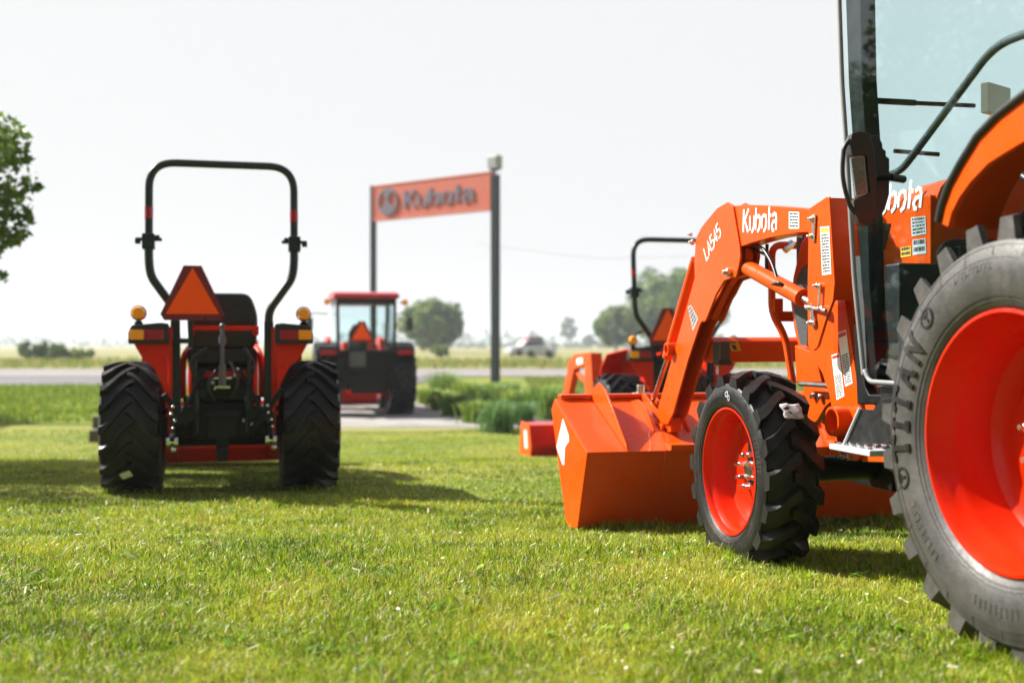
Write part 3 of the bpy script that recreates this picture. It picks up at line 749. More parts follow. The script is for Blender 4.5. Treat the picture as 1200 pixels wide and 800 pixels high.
# seal and grey handle frame round the front and bottom edges of the door
edge = [(x - .0, z) for x, z in ((.37, zbot + .012), (A5[0] - .035, zbot + .012), (A5[0] - .004, zbot + .05), A5, A4, A3, A2, A1, (A1[0], roofz - .03))]
for sgn in (1, -1):
    g = M(); g.tube([(sgn * (xx(DR) - .002 - gbulge(p[2])), p[1], p[2]) for p in fillet([(0, y, z) for y, z in edge], .04, 5)], .0085, 8); obj('door_seal', g, MAT['seal'], near, smooth=60)
    # pillars
    pl = [(p[0] - .012, p[1]) for p in (A4, A3, A2, A1)]
    g = M(); g.prism([(A5[0] - .018, zbot), (A5[0] - .018, A5[1])] + [(p[0] - .018, p[1]) for p in (A4, A3, A2, A1)] + [(A1[0] - .015, roofz)] + [(A1[0] - .115, roofz)] + [(p[0] - w_, p[1]) for p, w_ in ((A1, .115), (A2, .105), (A3, .10), (A4, .07))] + [(A5[0] - .055, A5[1]), (A5[0] - .055, zbot)], 'x', *sorted((sgn * xx(DR + .012), sgn * xx(DR + .07))))
    obj('front_pillar', g, MAT['black'], near, bevel=.004)
    g = M(); g.prism([(BY, zbot + .5), (BY + .06, zbot + .5), (BY + .06, roofz), (BY, roofz)], 'x', *sorted((sgn * xx(DR + .012), sgn * xx(DR + .07)))); obj('rear_pillar', g, MAT['plastic'], near, bevel=.004)
# windscreen and rear window
g = M(); ws = [(A5[0] + .0, zbot + .25), A4, A3, A2, A1, (A1[0] + .005, roofz)]
ws2 = [(y + .005, z) for y, z in ws]; g.prism(ws + ws2[::-1], 'x', xx(DR + .03), -xx(DR + .03)); obj('windscreen', g, MAT['glass'], near, smooth=0)
g = M(); g.box(xx(DR + .07), -xx(DR + .07), BY + .0, BY + .005, zbot + .62, roofz); obj('rear_window', g, MAT['glass'], near, smooth=0)
g = M(); g.prism(fil2([(BY - .12, roofz), (A1[0] + .10, roofz), (A1[0] + .12, roofz + .05), (A1[0] - .05, roofz + .13), (BY, roofz + .13), (BY - .14, roofz + .06)], .03), 'x', xx(DR - .03), -xx(DR - .03)); obj('cab_roof', g, O, near, bevel=.02)
# floor, bulkhead, seat, steering column
g = M(); g.box(xx(DR + .02), -xx(DR + .02), BY + .1, A5[0] - .06, zbot - .08, zbot - .0); obj('cab_floor', g, MAT['plastic'], near, bevel=.01)
g = M(); g.box(xx(DR + .05), -xx(DR + .05), .86, .95, zbot - .05, zb_ + .02); g.box(-.30, .30, .84, .95, zbot, zbot + .46); g.tube(fillet([(-.33, .9, zbot + .30), (-.33, .9, zbot + .47), (.33, .9, zbot + .47), (.33, .9, zbot + .30)], .06), .02, 8); obj('bulkhead', g, MAT['plastic'], near, bevel=.02)
g = M(); g.cyl((0, .86, zbot + .3), (0, .68, zbot + .62), .03, 12); cc = Vector((0, .66, zbot + .66)); ax_ = Vector((0, -.18, .32)).normalized(); ux = Vector((1, 0, 0)); uy = ax_.cross(ux)
g.tube([cc + (ux * math.cos(t * math.pi / 16) + uy * math.sin(t * math.pi / 16)) * .19 for t in range(32)], .014, 8, closed=True)
for t in (0, 2.1, 4.2): g.cyl(cc, cc + (ux * math.cos(t + .5) + uy * math.sin(t + .5)) * .19, .010, 8)
obj('steering_wheel', g, MAT['plastic'], near, smooth=50)
g = M(); g.box(-.24, .24, -.30, .18, zbot + .28, zbot + .40); g.prism([(-.34, zbot + .36), (-.22, zbot + .36), (-.30, zbot + .98), (-.40, zbot + .98)], 'x', -.23, .23); g.box(-.15, .15, -.2, .1, zbot, zbot + .28)
obj('seat', g, MAT['seat'], near, bevel=.04)
for sx_ in (-1, 1):
    g = M(); g.prism([(.33, zbot), (.34, rz + .42), (.25, rz + .58), (.12, rz + .70), (-.03, rz + .79), (-.25, rz + .83), (BY, rz + .83), (BY, zbot)], 'x', *sorted((sx_ * xx(DR + .02), sx_ * xx(DR + .16)))); obj('inner_fender', g, MAT['plastic'], near, bevel=.01)
# grey rail and bars seen through the glass
MAT['rail'] = mat('dark_grey_rail', (.07, .08, .09), .3)
g = M(); g.tube(fillet([N3(1040, 206, .27), N3(1056, 200, .27), N3(1070, 182, .27), N3(1164, 55, .27), N3(1205, 38, .27), N3(1260, 26, .27)], .12, 6), .0125, 12); obj('grab_rail', g, MAT['rail'], near, smooth=60)
g = M(); fw_ = A3[0] + .035
g.tube([NF(1012, 118, fw_), NF(1075, 121, fw_), NF(1142, 124, fw_)], .008, 8); g.tube([NF(1048, 177, fw_), NF(1100, 181, fw_)], .008, 8); g.obox(NF(1040, 119, fw_ - .01), (1, 0, 0), (0, 0, 1), .22, .01, .02)
obj('wiper', g, MAT['black'], near)
g = M(); c = N3(1167, 118, .62); g.obox(c, (.9, .45, 0), (0, 0, 1), .15, .03, .10); g.cyl(c, c + Vector((.05, .1, -.25)), .012, 8); obj('monitor', g, MAT['white'], near, bevel=.01)
# round sticker on the glass
g = M(); c = NP(1112, 225, DR - .001); pts = [(c[0] + .022 * math.cos(t * math.pi / 12), c[1] + .026 * math.sin(t * math.pi / 12)) for t in range(24)]; g.prism(pts, 'x', xx(DR) - gbulge(c[1]) - .0056, xx(DR) - gbulge(c[1]) - .0045); rs = obj('round_sticker', g, MAT['white'], dgo, smooth=0)
g = M()
ring = [(c[0] + .018 * math.cos(t * math.pi / 12), c[1] + .022 * math.sin(t * math.pi / 12)) for t in range(25)]
g.strokes([ring], .003, lambda u, v, h: (xx(DR) - gbulge(c[1]) - .0057 - h, u, v), .0006); g.prism([(c[0] + .010, c[1] - .006), (c[0] - .010, c[1] - .006), (c[0] - .010, c[1] + .006), (c[0] + .010, c[1] + .006)], 'x', xx(DR) - gbulge(c[1]) - .0066, xx(DR) - gbulge(c[1]) - .0057); obj('print', g, MAT['redink'], rs, smooth=0)
# fender over the rear wheel
def arcpts(off): return [(f_, z_) for f_, z_ in off]
outer = [NP(x, y, .02) for x, y in ((1104, 262), (1108, 243), (1117, 218), (1130, 194), (1150, 162), (1174, 137), (1200, 117))]
outer = outer + [(-.18, outer[-1][1] + .035), (-.34, outer[-1][1] + .045), (-.52, outer[-1][1] + .02), (-.66, outer[-1][1] - .06)]
inner_ = [NP(x, y, .02) for x, y in ((1114, 266), (1118, 250), (1127, 232), (1140, 214), (1161, 192), (1180, 180), (1200, 168))]
inner_ = inner_ + [(-.18, inner_[-1][1] + .02), (-.34, inner_[-1][1] + .02), (-.50, inner_[-1][1] - .01), (-.62, inner_[-1][1] - .08)]
for sgn in (1, -1):
    m = M()
    m.prism(outer + inner_[::-1], 'x', *sorted((sgn * xx(.012), sgn * xx(.030))))
    sheet = outer + [(y + .0, z - .014) for y, z in outer[::-1]]
    m.prism(sheet, 'x', *sorted((sgn * xx(.030), sgn * xx(DR - .004))))
    fo = obj('fender', m, O, near, bevel=.004, smooth=50)
    t = M(); t.tube([(sgn * xx(.012), y + .003, z + .005) for y, z in outer], .0125, 10)
    obj('fender_trim', t, MAT['seal' if 0 else 'plastic'], fo, smooth=60)
    t = M(); t.prism([(y, z) for y, z in outer] + [(-.55, rz + .05), (.20, rz + .05)], 'x', *sorted((sgn * xx(DR - .0), sgn * xx(DR + .018)))); 
# body below the door, step and rear frame
g = M(); plate(g, [(1006, 380), (1013, 452), (1018, 462), (1060, 462), (1060, 474), (1004, 474), (1000, 380)], .30, .34, rr=.30); g.box(xx(.26), -xx(.26), .05, A5[0] - .02, zbot - .2, zbot - .09); obj('cab_sill', g, MAT['black'], near, bevel=.006)
g = M(); plate(g, [(1002, 300), (1010, 300), (1016, 440), (1006, 400)], .30, .31, rr=.30); obj('side_mesh', g, MAT['mesh_grille'], near)
ST = .17
g = M(); plate(g, [(1009, 479), (1023, 480), (1033, 467), (1060, 465), (1060, 500), (1040, 520), (991, 521)], ST, ST + .006, rnd=.004); so_ = obj('step_panel', g, MAT['plastic'], near, bevel=.001)
g = M(); a = NP(990, 523, ST); b = NP(1046, 528, ST)
g.box(xx(ST - .06), xx(ST + .14), a[0] - .26, a[0], a[1] - .008, a[1] + .012); 
g2 = M()
g2.tube([(xx(ST - .004), *NP(1009, 478, ST)), (xx(ST - .004), *NP(990, 521, ST))], .0055, 8)
step = obj('step_tread', g, MAT['alu'], near, bevel=.004)
obj('step_rim', g2, MAT['alu'], step, smooth=60)
g = M()
for i in range(5):
    for j in range(4): g.mark().cyl((xx(ST - .04 + j * .045), a[0] - .03 - i * .05, a[1] + .012), (xx(ST - .04 + j * .045), a[0] - .03 - i * .05, a[1] + .019), .008, 8)
obj('step_stud', g, MAT['chrome'], step)
g = M(); plate(g, [(1000, 528), (1020, 505), (1060, 498), (1060, 543), (1004, 541)], .36, .40, rr=.34); obj('rear_frame', g, O, near, bevel=.004)
g = M(); plate(g, [(1005, 466), (1034, 466), (1030, 480), (1020, 505), (1008, 480)], .36, .40, rr=.34); obj('rear_frame_plate', g, MAT['orange'], near, bevel=.004)
# mirror
MR = .07
def mq(px, py): return at(px, py, 3.60)
inv = (Matrix.Translation((OX + RC * CA, OY + RC * SA, NZ)) @ Matrix.Rotation(AH, 4, 'Z')).inverted()
def ml(px, py, Y=3.60): return inv @ at(px, py, Y)
c0 = ml(1005, 208)
ex = (ml(1015, 208) - ml(1005, 208)).normalized(); ez = Vector((0, 0, 1)); ey = ez.cross(ex)     # ey points away from the viewer
def mprism(m, pix, d0, d1, rnd=.006):
    q_ = (3.6 + (d0 + d1) / 2) / 3.6
    pl = fil2([(((x - 600) * q_ - 405) * 3.6 / FP, -((y - HY) * q_ - (208 - HY)) * 3.6 / FP) for x, y in pix], rnd)
    n = len(pl); vs = [c0 + ex * u + ez * v + ey * d for d in (d0, d1) for u, v in pl]
    m.add(vs, [tuple(range(n)), tuple(range(2 * n - 1, n - 1, -1))] + [(i, i + n, (i + 1) % n + n, (i + 1) % n) for i in range(n)]); return m
g = M(); mprism(g, [(995, 158), (1005, 155), (1016, 158), (1021, 175), (1024, 215), (1023, 255), (1014, 266), (1004, 262), (999, 250), (998, 235), (1013, 231), (1017, 226), (1013, 184), (996, 183), (993, 170)], .0, .055, .005)
mprism(g, [(997, 183), (1014, 183), (1018, 228), (1003, 234)], .018, .05)
mo = obj('mirror', g, MAT['plastic'], near, bevel=.004, smooth=50)
g = M(); mprism(g, [(997, 186), (1012, 184), (1016, 226), (1004, 230)], .012, .017, .008); obj('mirror_glass', g, MAT['mirror'], mo, smooth=0)
g = M(); mprism(g, [(996.5, 184.5), (1012.5, 182), (1017, 227), (1003, 232)], .0145, .0165, .008)
obj('mirror_rim', g, MAT['alu'], mo, smooth=0)
g = M(); pts = fillet([c0 + ex * ((x - 1005) * 3.6 / FP) - ez * ((y - 208) * 3.6 / FP) + ey * .01 for x, y in ((997, 163), (990, 172), (988, 200), (991, 222), (998, 243), (1004, 250))], .04, 5); g.tube(pts, .0075, 10); obj('mirror_handle', g, MAT['plastic'], mo, smooth=60)
g = M(); mprism(g, [(1018, 160), (1027, 160), (1032, 170), (1032, 175), (1036, 178), (1036, 184), (1040, 187), (1040, 228), (1035, 246), (1025, 262), (1018, 262)], .06, .10, .003); obj('mirror_bracket', g, MAT['frame'], mo, bevel=.006)
g = M(); kc = c0 + ex * (22 * 3.6 / FP) + ez * (3 * 3.6 / FP); g.sphere(tuple(kc + ey * .03), .014, 10); g.cyl(kc + ey * .03, kc + ex * .06 + ey * .05, .010, 10); g.cyl(kc + ex * .06 + ey * .05, kc + ex * .12 + ey * .10, .013, 10); g.mark(); g.cyl(c0 + ez * .14 + ex * .045 + ey * .07, c0 + ez * .155 + ex * .045 + ey * .07, .006, 8)
obj('mirror_pivot', g, MAT['black'], mo, smooth=60)
g = M(); q = (c0 + ex * .09 + ey * .08); d_ = Vector((xx(DR) + .0, A4[0] - .05, q.z)); g.tube([q, (q + d_) / 2 + Vector((-.01, 0, 0)), d_], .012, 10); obj('mirror_arm', g, MAT['black'], near, smooth=60)
# ================================================================== open tractor with roll bar (seen from behind)
def rops_tractor():
    t = empty('roll_bar_tractor', (0, 0, 0))
    RT, TW = .445, .345
    for s, x in ((1, -.75), (-1, .75)):
        wheel(t, x, 0, RT - .02, RT, .235, TW, 19, .040, R(26), .042, s, ('rubber', 'orange_rim'), disc=.4, bolts=6, hubr=.08, seg=72, spin=R(7 * (s + 1)))
        wheel(t, x * .90, 1.48, .27, .29, .16, .21, 15, .028, R(26), .036, s, ('rubber', 'orange_rim'), disc=.5, bolts=6, hubr=.05, seg=48)
    # fenders
    for s in (-1, 1):
        m = M(); k = 10; out = []
        for i in range(k + 1):
            a = R(8 + 150 * i / k); out.append((-.60 * math.cos(a) + .02, .43 + .60 * math.sin(a)))
        m.prism([(-.33, 1.075), (-.30, 1.10), (.35, 1.10), (.56, .98), (.64, .75), (.62, .75), (.54, .965), (.34, 1.085), (-.28, 1.085)], 'x', *sorted((s * .345, s * .57)))
        m.prism([(-.33, 1.02), (-.30, 1.09), (.34, 1.09), (.54, .97), (.60, .7), (.55, .38), (-.28, .38), (-.31, .6)], 'x', *sorted((s * .315, s * .345)))
        # tapering rear face between lamp block and tyre
        m.prism([(s * .345, .98), (s * .555, .98), (s * .50, .88), (s * .43, .82), (s * .37, .70), (s * .345, .60)], 'y', -.345, -.33)
        f = obj('fender', m, MAT['orange_rim'], t, bevel=.006, smooth=40)
        l = M(); l.prism(fil2([(s * .335, .975), (s * .335, 1.105), (s * .38, 1.112), (s * .565, 1.095), (s * .585, 1.05), (s * .585, .975)], .012), 'y', -.40, -.33)
        lb = obj('lamp_housing', l, MAT['plastic'], t, bevel=.008)
        g = M(); g.box(*sorted((s * .365, s * .485)), -.412, -.398, 1.0, 1.065); obj('red_lamp', g, MAT['redlens'], lb, bevel=.006)
        g = M(); g.box(*sorted((s * .488, s * .575)), -.412, -.398, 1.0, 1.065); obj('amber_lamp', g, MAT['amber'], lb, bevel=.006)
        g = M(); x = s * .525; g.lathe([(-.04, .001), (-.04, .035), (-.02, .043), (0, .046), (.02, .043), (.035, .032), (.042, .001)], (x, -.34, 1.175), 24, 'y'); sg = obj('turn_signal', g, MAT['amber'], t, smooth=60)
        g = M(); g.lathe([(-.006, .046), (-.006, .050), (.006, .050), (.006, .046)], (x, -.34, 1.175), 24, 'y', closed=True); g.cyl((x, -.34, 1.09), (x, -.34, 1.125), .018, 10); g.box(x - .025, x + .025, -.36, -.32, 1.10, 1.118); obj('signal_bracket', g, MAT['black'], sg)
    # roll bar
    for s in (-1, 1):
        m = M(); m.prism([(s * .265, .45), (s * .335, .45), (s * .33, 1.13), (s * .27, 1.13)], 'y', -.30, -.24)
        m.tube(fillet([(s * .30, -.27, 1.08), (s * .30, -.27, 1.20), (s * .455, -.27, 1.42), (s * .468, -.27, 1.52), (s * .468, -.27, 1.68)], .10, 6), .028, 12)
        obj('roll_bar_post', m, MAT['frame'], t, bevel=.003, smooth=40)
        m = M(); m.box(*sorted((s * .43, s * .51)), -.31, -.23, 1.60, 1.70); m.cyl((s * .385, -.27, 1.665), (s * .55, -.27, 1.665), .012, 10); m.cyl((s * .52, -.27, 1.655), (s * .555, -.27, 1.655), .022, 10); m.cyl((s * .40, -.27, 1.675), (s * .43, -.27, 1.675), .02, 10)
        obj('roll_bar_hinge', m, MAT['frame'], t, bevel=.006)
        m = M(); m.tube([(s * .468, -.27, 1.80), (s * .468, -.27, 1.88)], .0275, 12); obj('reflector', m, MAT['redlens'], t, smooth=60)
    m = M(); m.tube(fillet([(-.468, -.27, 1.68), (-.468, -.27, 2.175), (.468, -.27, 2.175), (.468, -.27, 1.68)], .17, 10), .0255, 12); obj('roll_bar_hoop', m, MAT['frame'], t, smooth=60)
    smv_sign(t, (-.187, -.42, 1.125), .355)
    m = M(); m.box(-.215, -.185, -.41, -.38, .95, 1.30); m.box(-.30, -.185, -.39, -.29, .98, 1.01); obj('sign_bracket', m, MAT['frame'], t, bevel=.003)
    # seat, platform, rear hitch
    m = M(); m.prism(fil2([(-.22, .95), (-.235, 1.18), (-.18, 1.33), (.18, 1.33), (.235, 1.18), (.22, .95)], .06), 'y', -.14, -.04); obj('seat_back', m, MAT['seat'], t, bevel=.03)
    m = M(); m.box(-.19, .19, -.16, -.14, 1.11, 1.20); obj('document_pouch', m, MAT['seat'], t, bevel=.012)
    m = M(); m.box(-.23, .23, -.14, .32, .84, .96); m.box(-.2, .2, -.1, .28, .6, .84); obj('seat_cushion', m, MAT['seat'], t, bevel=.03)
    m = M(); m.box(-.22, .235, -.33, -.30, 1.065, 1.095); m.box(-.22, -.18, -.31, -.1, 1.04, 1.065); m.box(.195, .235, -.31, -.1, 1.04, 1.065); obj('rear_crossbar', m, MAT['orange_rim'], t, bevel=.004)
    m = M(); m.tube(fillet([(-.26, -.05, .62), (-.26, -.05, .90), (-.22, .1, .98), (-.2, .3, .98)], .08), .022, 8); m.tube(fillet([(.26, -.05, .62), (.26, -.05, .90), (.22, .1, .98), (.2, .3, .98)], .08), .022, 8); m.box(-.12, .16, -.2, -.15, .74, .80); m.box(-.16, -.1, -.22, -.18, .5, .56)
    obj('lever_guards', m, MAT['orange_rim'], t, bevel=.004)
    m = M(); m.box(-.20, .20, -.32, .25, .36, .60); m.box(-.13, .13, -.36, -.30, .60, .76); m.box(-.56, .56, -.09, .09, .36, .50)
    for (x, z, r) in ((-.2, .52, .055), (.2, .52, .055), (-.12, .66, .04), (.12, .66, .04), (0, .7, .05)): m.cyl((x, -.42, z), (x, -.30, z), r, 14)
    m.box(-.25, .25, -.28, -.2, .58, .64); obj('rear_housing', m, MAT['black'], t, bevel=.018)
    m = M(); m.box(-.095, .095, -.42, -.38, .36, .52); m.prism([(-.12, .54), (.12, .54), (.10, .50), (-.10, .50)], 'y', -.47, -.38); obj('pto_shield', m, MAT['black'], t, bevel=.006)
    m = M(); m.box(-.03, .03, -.56, -.2, .24, .28); m.box(-.035, .035, -.58, -.50, .22, .30); m.box(-.04, .04, -.42, -.36, .26, .38); obj('drawbar', m, MAT['black'], t, bevel=.004)
    for s in (-1, 1):
        m = M(); m.obox((s * .30, -.38, .40), (0, -1, -.12), (0, 0, 1), .62, .03, .06); m.obox((s * .20, -.42, .63), (s * .28, -.1, -.55), (0, 1, 0), .42, .025, .03)
        m.obox((s * .29, -.44, .55), (s * .35, 0, .5), (0, 1, 0), .25 if s < 0 else .32, .035, .035); obj('lift_arm', m, MAT['black'], t, bevel=.006)
        m = M()
        for k in range(7): m.sphere((s * .30 + random.uniform(-.02, .03), -.52 - .02 * (k % 2), .30 + .045 * k), .011 if k else .02, 6)
        m.cyl((s * .335, -.66, .355), (s * .265, -.66, .355), .028, 12); obj('chain', m, MAT['chrome'], t, smooth=60)
        m = M(); m.cyl((s * .155, -.40, .40), (s * .17, -.40, .88), .014, 8); m.cyl((s * .165, -.40, .55), (s * .165, -.40, .68), .024, 10); obj('lift_rod', m, MAT['frame'], t, smooth=50)
    m = M(); m.cyl((0, -.45, .80), (.0, -.38, 1.08), .014, 8); m.cyl((0, -.45, .70), (0, -.44, .84), .024, 10); m.cyl((0, -.40, .97), (0, -.39, 1.02), .026, 10); m.sphere((0, -.38, 1.09), .02, 8); obj('top_link', m, MAT['steel'], t, smooth=50)
    m = M()
    for k in range(14): m.mark().sphere((random.uniform(-.2, .2), -.40, random.uniform(.44, .85)), random.uniform(.008, .014), 6)
    m.mark().cyl((-.06, -.41, .75), (.06, -.41, .75), .009, 8); m.mark().box(-.05, .05, -.425, -.415, .685, .70); obj('fastener', m, MAT['chrome'], t, smooth=50)
    m = M()
    for (a, b, c) in (((-.15, -.38, .72), (-.22, -.42, .86), (-.1, -.3, .95)), ((.15, -.38, .70), (.22, -.42, .82), (.14, -.3, .95)), ((-.05, -.4, .6), (-.1, -.46, .72), (0, -.38, .84)), ((.06, -.4, .62), (.11, -.46, .74), (.05, -.38, .86))): m.tube(fillet([a, b, c], .2, 6), .012, 8)
    obj('hydraulic_hoses', m, MAT['hose'], t, smooth=60)
    m = M(); m.box(-.42, .42, .1, .95, .52, .56); obj('platform', m, MAT['black'], t, bevel=.01)
    # hood, steering wheel
    m = M(); m.prism(fil2([(.85, .62), (.85, 1.08), (1.2, 1.06), (1.7, .98), (1.95, .86), (1.98, .56), (1.4, .56)], .06), 'x', -.26, .26); ho = obj('hood', m, MAT['orange_rim'], t, bevel=.04, smooth=50)
    m = M(); m.box(-.2, .2, 1.975, 1.995, .6, .84); obj('front_grille', m, MAT['black'], ho, bevel=.004)
    m = M(); m.box(-.2, .2, .8, .86, .62, 1.14); m.cyl((0, .82, 1.1), (0, .70, 1.2), .02, 10); m.tube([(0 + .17 * math.cos(t_ * math.pi / 12), .68 + .08 * math.sin(t_ * math.pi / 12), 1.22 + .15 * math.sin(t_ * math.pi / 12)) for t_ in range(24)], .013, 8, closed=True); obj('steering_wheel', m, MAT['plastic'], t, smooth=50)
    m = M(); m.box(-.18, .18, .1, 1.9, .34, .6); m.cyl((-.5, 1.48, .28), (.5, 1.48, .28), .05, 12); obj('chassis', m, MAT['black'], t, bevel=.02)
    # loader
    for s in (-1, 1):
        m = M()
        pl = [(1.28, 1.22), (1.32, 1.31), (1.85, 1.33), (2.10, 1.24), (2.22, 1.02), (2.72, .40), (2.66, .34), (2.55, .38), (2.02, .98), (1.86, 1.16), (1.4, 1.18)]
        m.prism(pl, 'x', *sorted((s * .40, s * .48))); obj('boom', m, MAT['orange'], t, bevel=.006)
        m = M(); m.prism([(1.05, .45), (1.12, 1.36), (1.34, 1.38), (1.38, 1.0), (1.30, .45)], 'x', *sorted((s * .37, s * .50))); obj('loader_post', m, MAT['orange'], t, bevel=.006)
        m = M(); m.cyl((s * .44, 1.28, .92), (s * .44, 1.75, 1.08), .032, 14); m.cyl((s * .44, 1.75, 1.08), (s * .44, 1.95, 1.14), .015, 10); obj('lift_cylinder', m, MAT['orange'], t, bevel=.002)
        m = M(); m.cyl((s * .44, 2.16, 1.16), (s * .44, 2.5, .78), .028, 14); m.cyl((s * .44, 2.5, .78), (s * .44, 2.72, .52), .013, 10); obj('curl_cylinder', m, MAT['orange'], t, bevel=.002)
        m = M(); m.box(*sorted((s * .48, s * .4825)), 1.50, 1.72, 1.20, 1.27); obj('boom_decal', m, MAT['white'], t, smooth=0)
    m = M(); m.cyl((-.44, 2.3, .82), (.44, 2.3, .82), .04, 14); obj('loader_cross_beam', m, MAT['orange'], t, bevel=.004)
    pf = [(3.10, .46), (2.72, .42), (2.64, .16), (2.72, .03), (3.24, .012)]
    m = bucket_mesh(-.80, .80, pf, .01); bo = obj('bucket', m, MAT['orange_rim'], t, bevel=.002, smooth=20)
    for x in (-.814, .80): m = M(); m.prism([(3.12, .48), (2.71, .43), (2.63, .16), (2.71, .02), (3.25, .004)], 'x', x, x + .014); obj('side_plate', m, MAT['orange'], bo, bevel=.002)
    m = M(); m.prism([(2.80, .14), (2.92, .14), (2.96, .36), (2.84, .36)], 'x', -.8165, -.8145); obj('white_mark', m, MAT['white'], bo, smooth=0)
    return t
def place(root, X, Y, yaw, wb=1.5):
    s = (G(Y + wb) - G(Y - .0)) / wb
    root.location = (X, Y, G(Y) + .0); root.rotation_euler = (math.atan(s), 0, yaw)
tA = rops_tractor()
place(tA, (261 - 600) / FP * 7.74, 7.74, R(14.0))
tag(tA, label='open orange tractor on the lawn seen square from behind, black seat and tall roll bar', cat='tractor', group='open tractors with roll bars')
tB = copy_tree(tA); tB.name = 'roll_bar_tractor'
place(tB, (791 - 600) / FP * 11.3, 11.3, AH)
tag(tB, label='open orange tractor half hidden behind the big loader arm', cat='tractor', group='open tractors with roll bars')
for c in tA.children:
    if c.name.split('.')[0] in ('boom', 'lift_cylinder', 'curl_cylinder', 'boom_decal', 'loader_cross_beam'): c.location.z -= .27
    if c.name.split('.')[0] == 'loader_post': c.scale.z = .76
for c in tB.children:
    if c.name.split('.')[0] in ('boom', 'lift_cylinder', 'curl_cylinder', 'boom_decal', 'loader_cross_beam'): c.location.z -= .12
    if c.name.split('.')[0] == 'loader_post': c.scale.z = .86
# paper tag on the left wheel of the left one only
wl = [c for c in tA.children if c.name.startswith('wheel') and c.location.x < 0 and abs(c.location.y) < .1][0]
g = M(); a0 = R(-40); rr = .452
vs = []
for (u, v) in ((-.035, -.02), (.035, -.02), (.035, .03), (-.035, .03)):
    u2 = u * math.cos(.45) - v * math.sin(.45); v2 = u * math.sin(.45) + v * math.cos(.45)
    a = a0 + v2 / rr; vs.append((.155 + u2, -rr * math.cos(a), rr * math.sin(a)))
g.add(vs + [(x, y * 1.006, z * 1.006) for x, y, z in vs], [(0, 1, 2, 3), (7, 6, 5, 4), (0, 4, 5, 1), (1, 5, 6, 2), (2, 6, 7, 3), (3, 7, 4, 0)])
obj('paper_tag', g, MAT['white'], wl, smooth=0)
wl.rotation_euler = (0, 0, 0)

# ================================================================== red-roofed cab tractor by the sign
tc = empty('cab_tractor', (0, 0, 0), label='distant tractor with red cab roof parked on gravel beside the sign', cat='tractor')
RT = .72
for s, x in ((1, -.95), (-1, .95)):
    wheel(tc, x, 0, RT - .01, RT, .42, .46, 21, .045, R(24), .05, s, ('rubber', 'orange_rim'), disc=.4, bolts=6, hubr=.12, seg=48)
    wheel(tc, x * .93, 2.15, .48, .49, .28, .32, 17, .035, R(24), .045, s, ('rubber', 'orange_rim'), disc=.4, bolts=6, hubr=.08, seg=36)
m = M(); m.prism(fil2([(-.70, 2.27), (-.68, 2.36), (-.3, 2.41), (.5, 2.41), (.80, 2.34), (.80, 2.26)], .04), 'x', -.63, .63); obj('cab_roof', m, MAT['redroof'], tc, bevel=.03)
m = M(); m.box(-.58, .58, -.6, .7, 2.16, 2.27)
for s in (-1, 1):
    for (y0, y1) in ((-.60, -.54), (.64, .70)): m.prism([(s * .50, 1.25), (s * .57, 1.25), (s * .58, 2.2), (s * .52, 2.2)], 'y', y0, y1)
m.box(.12, .17, -.60, -.56, 1.3, 2.2); obj('cab_frame', m, MAT['plastic'], tc, bevel=.01)
m = M(); m.box(-.54, .54, -.585, -.58, 1.28, 2.15); obj('rear_window', m, MAT['glass_far'], tc, smooth=0)
m = M(); m.box(-.54, .54, .67, .675, 1.28, 2.15); obj('windscreen', m, MAT['glass_far'], tc, smooth=0)
for s in (-1, 1): m = M(); m.box(*sorted((s * .575, s * .58)), -.54, .64, 1.28, 2.15); obj('door_glass', m, MAT['glass_far'], tc, smooth=0)
m = M(); m.prism([(-.32, 1.28), (.05, 1.28), (.04, 1.62), (-.05, 1.78), (-.22, 1.78), (-.31, 1.62)], 'y', -.3, -.15); m.box(-.3, .05, -.3, .15, 1.1, 1.28); obj('seat', m, MAT['seat'], tc, bevel=.03)
m = M()
for s in (-1, 1):
    m.mark().prism([(-.70, 1.22), (-.62, 1.36), (.2, 1.40), (.62, 1.2), (.72, .9), (.66, .9), (.56, 1.14), (.15, 1.34), (-.6, 1.30)], 'x', *sorted((s * .50, s * .93)))
obj('fender', m, MAT['plastic'], tc, bevel=.01)
for s in (-1, 1):
    m = M(); m.box(*sorted((s * .58, s * .88)), -.74, -.69, 1.19, 1.28); obj('tail_lamp', m, MAT['redlens'], tc, bevel=.006)
    m = M(); m.lathe([(-.05, .001), (-.04, .06), (.04, .06), (.05, .001)], (s * .75, -.55, 2.20), 12, 'y'); m.cyl((s * .66, -.5, 2.20), (s * .75, -.5, 2.20), .02, 8); obj('turn_signal', m, MAT['amber'], tc, smooth=60)
m = M(); m.box(-.55, .55, -.66, .6, .55, 1.28); m.box(-.9, .9, -.12, .12, .62, .82); m.box(-.3, .3, -.85, -.6, .45, .8); m.cyl((-.62, -.7, .5), (-.45, -.7, 1.1), .04, 8); m.cyl((.62, -.7, .5), (.45, -.7, 1.1), .04, 8); m.box(-.2, .2, -.2, 2.6, .5, .85); m.cyl((-.7, 2.15, .48), (.7, 2.15, .48), .08, 10); obj('rear_housing', m, MAT['black'], tc, bevel=.03)
m = M(); m.box(-.34, -.02, -.74, -.66, .95, 1.25); obj('data_plate', m, MAT['steel'], tc, bevel=.02)
m = M()
for s in (-1, 1): m.mark().obox((s * .45, -.85, .55), (s * .1, -1, -.1), (0, 0, 1), .7, .05, .09)
obj('lift_arm', m, MAT['black'], tc, bevel=.01)
smv_sign(tc, (-.10, -.70, 1.43), .40)
m = M(); m.prism(fil2([(.7, .8), (.7, 1.45), (1.6, 1.4), (2.5, 1.2), (2.6, .7)], .08), 'x', -.34, .34); obj('hood', m, MAT['orange_rim'], tc, bevel=.05)
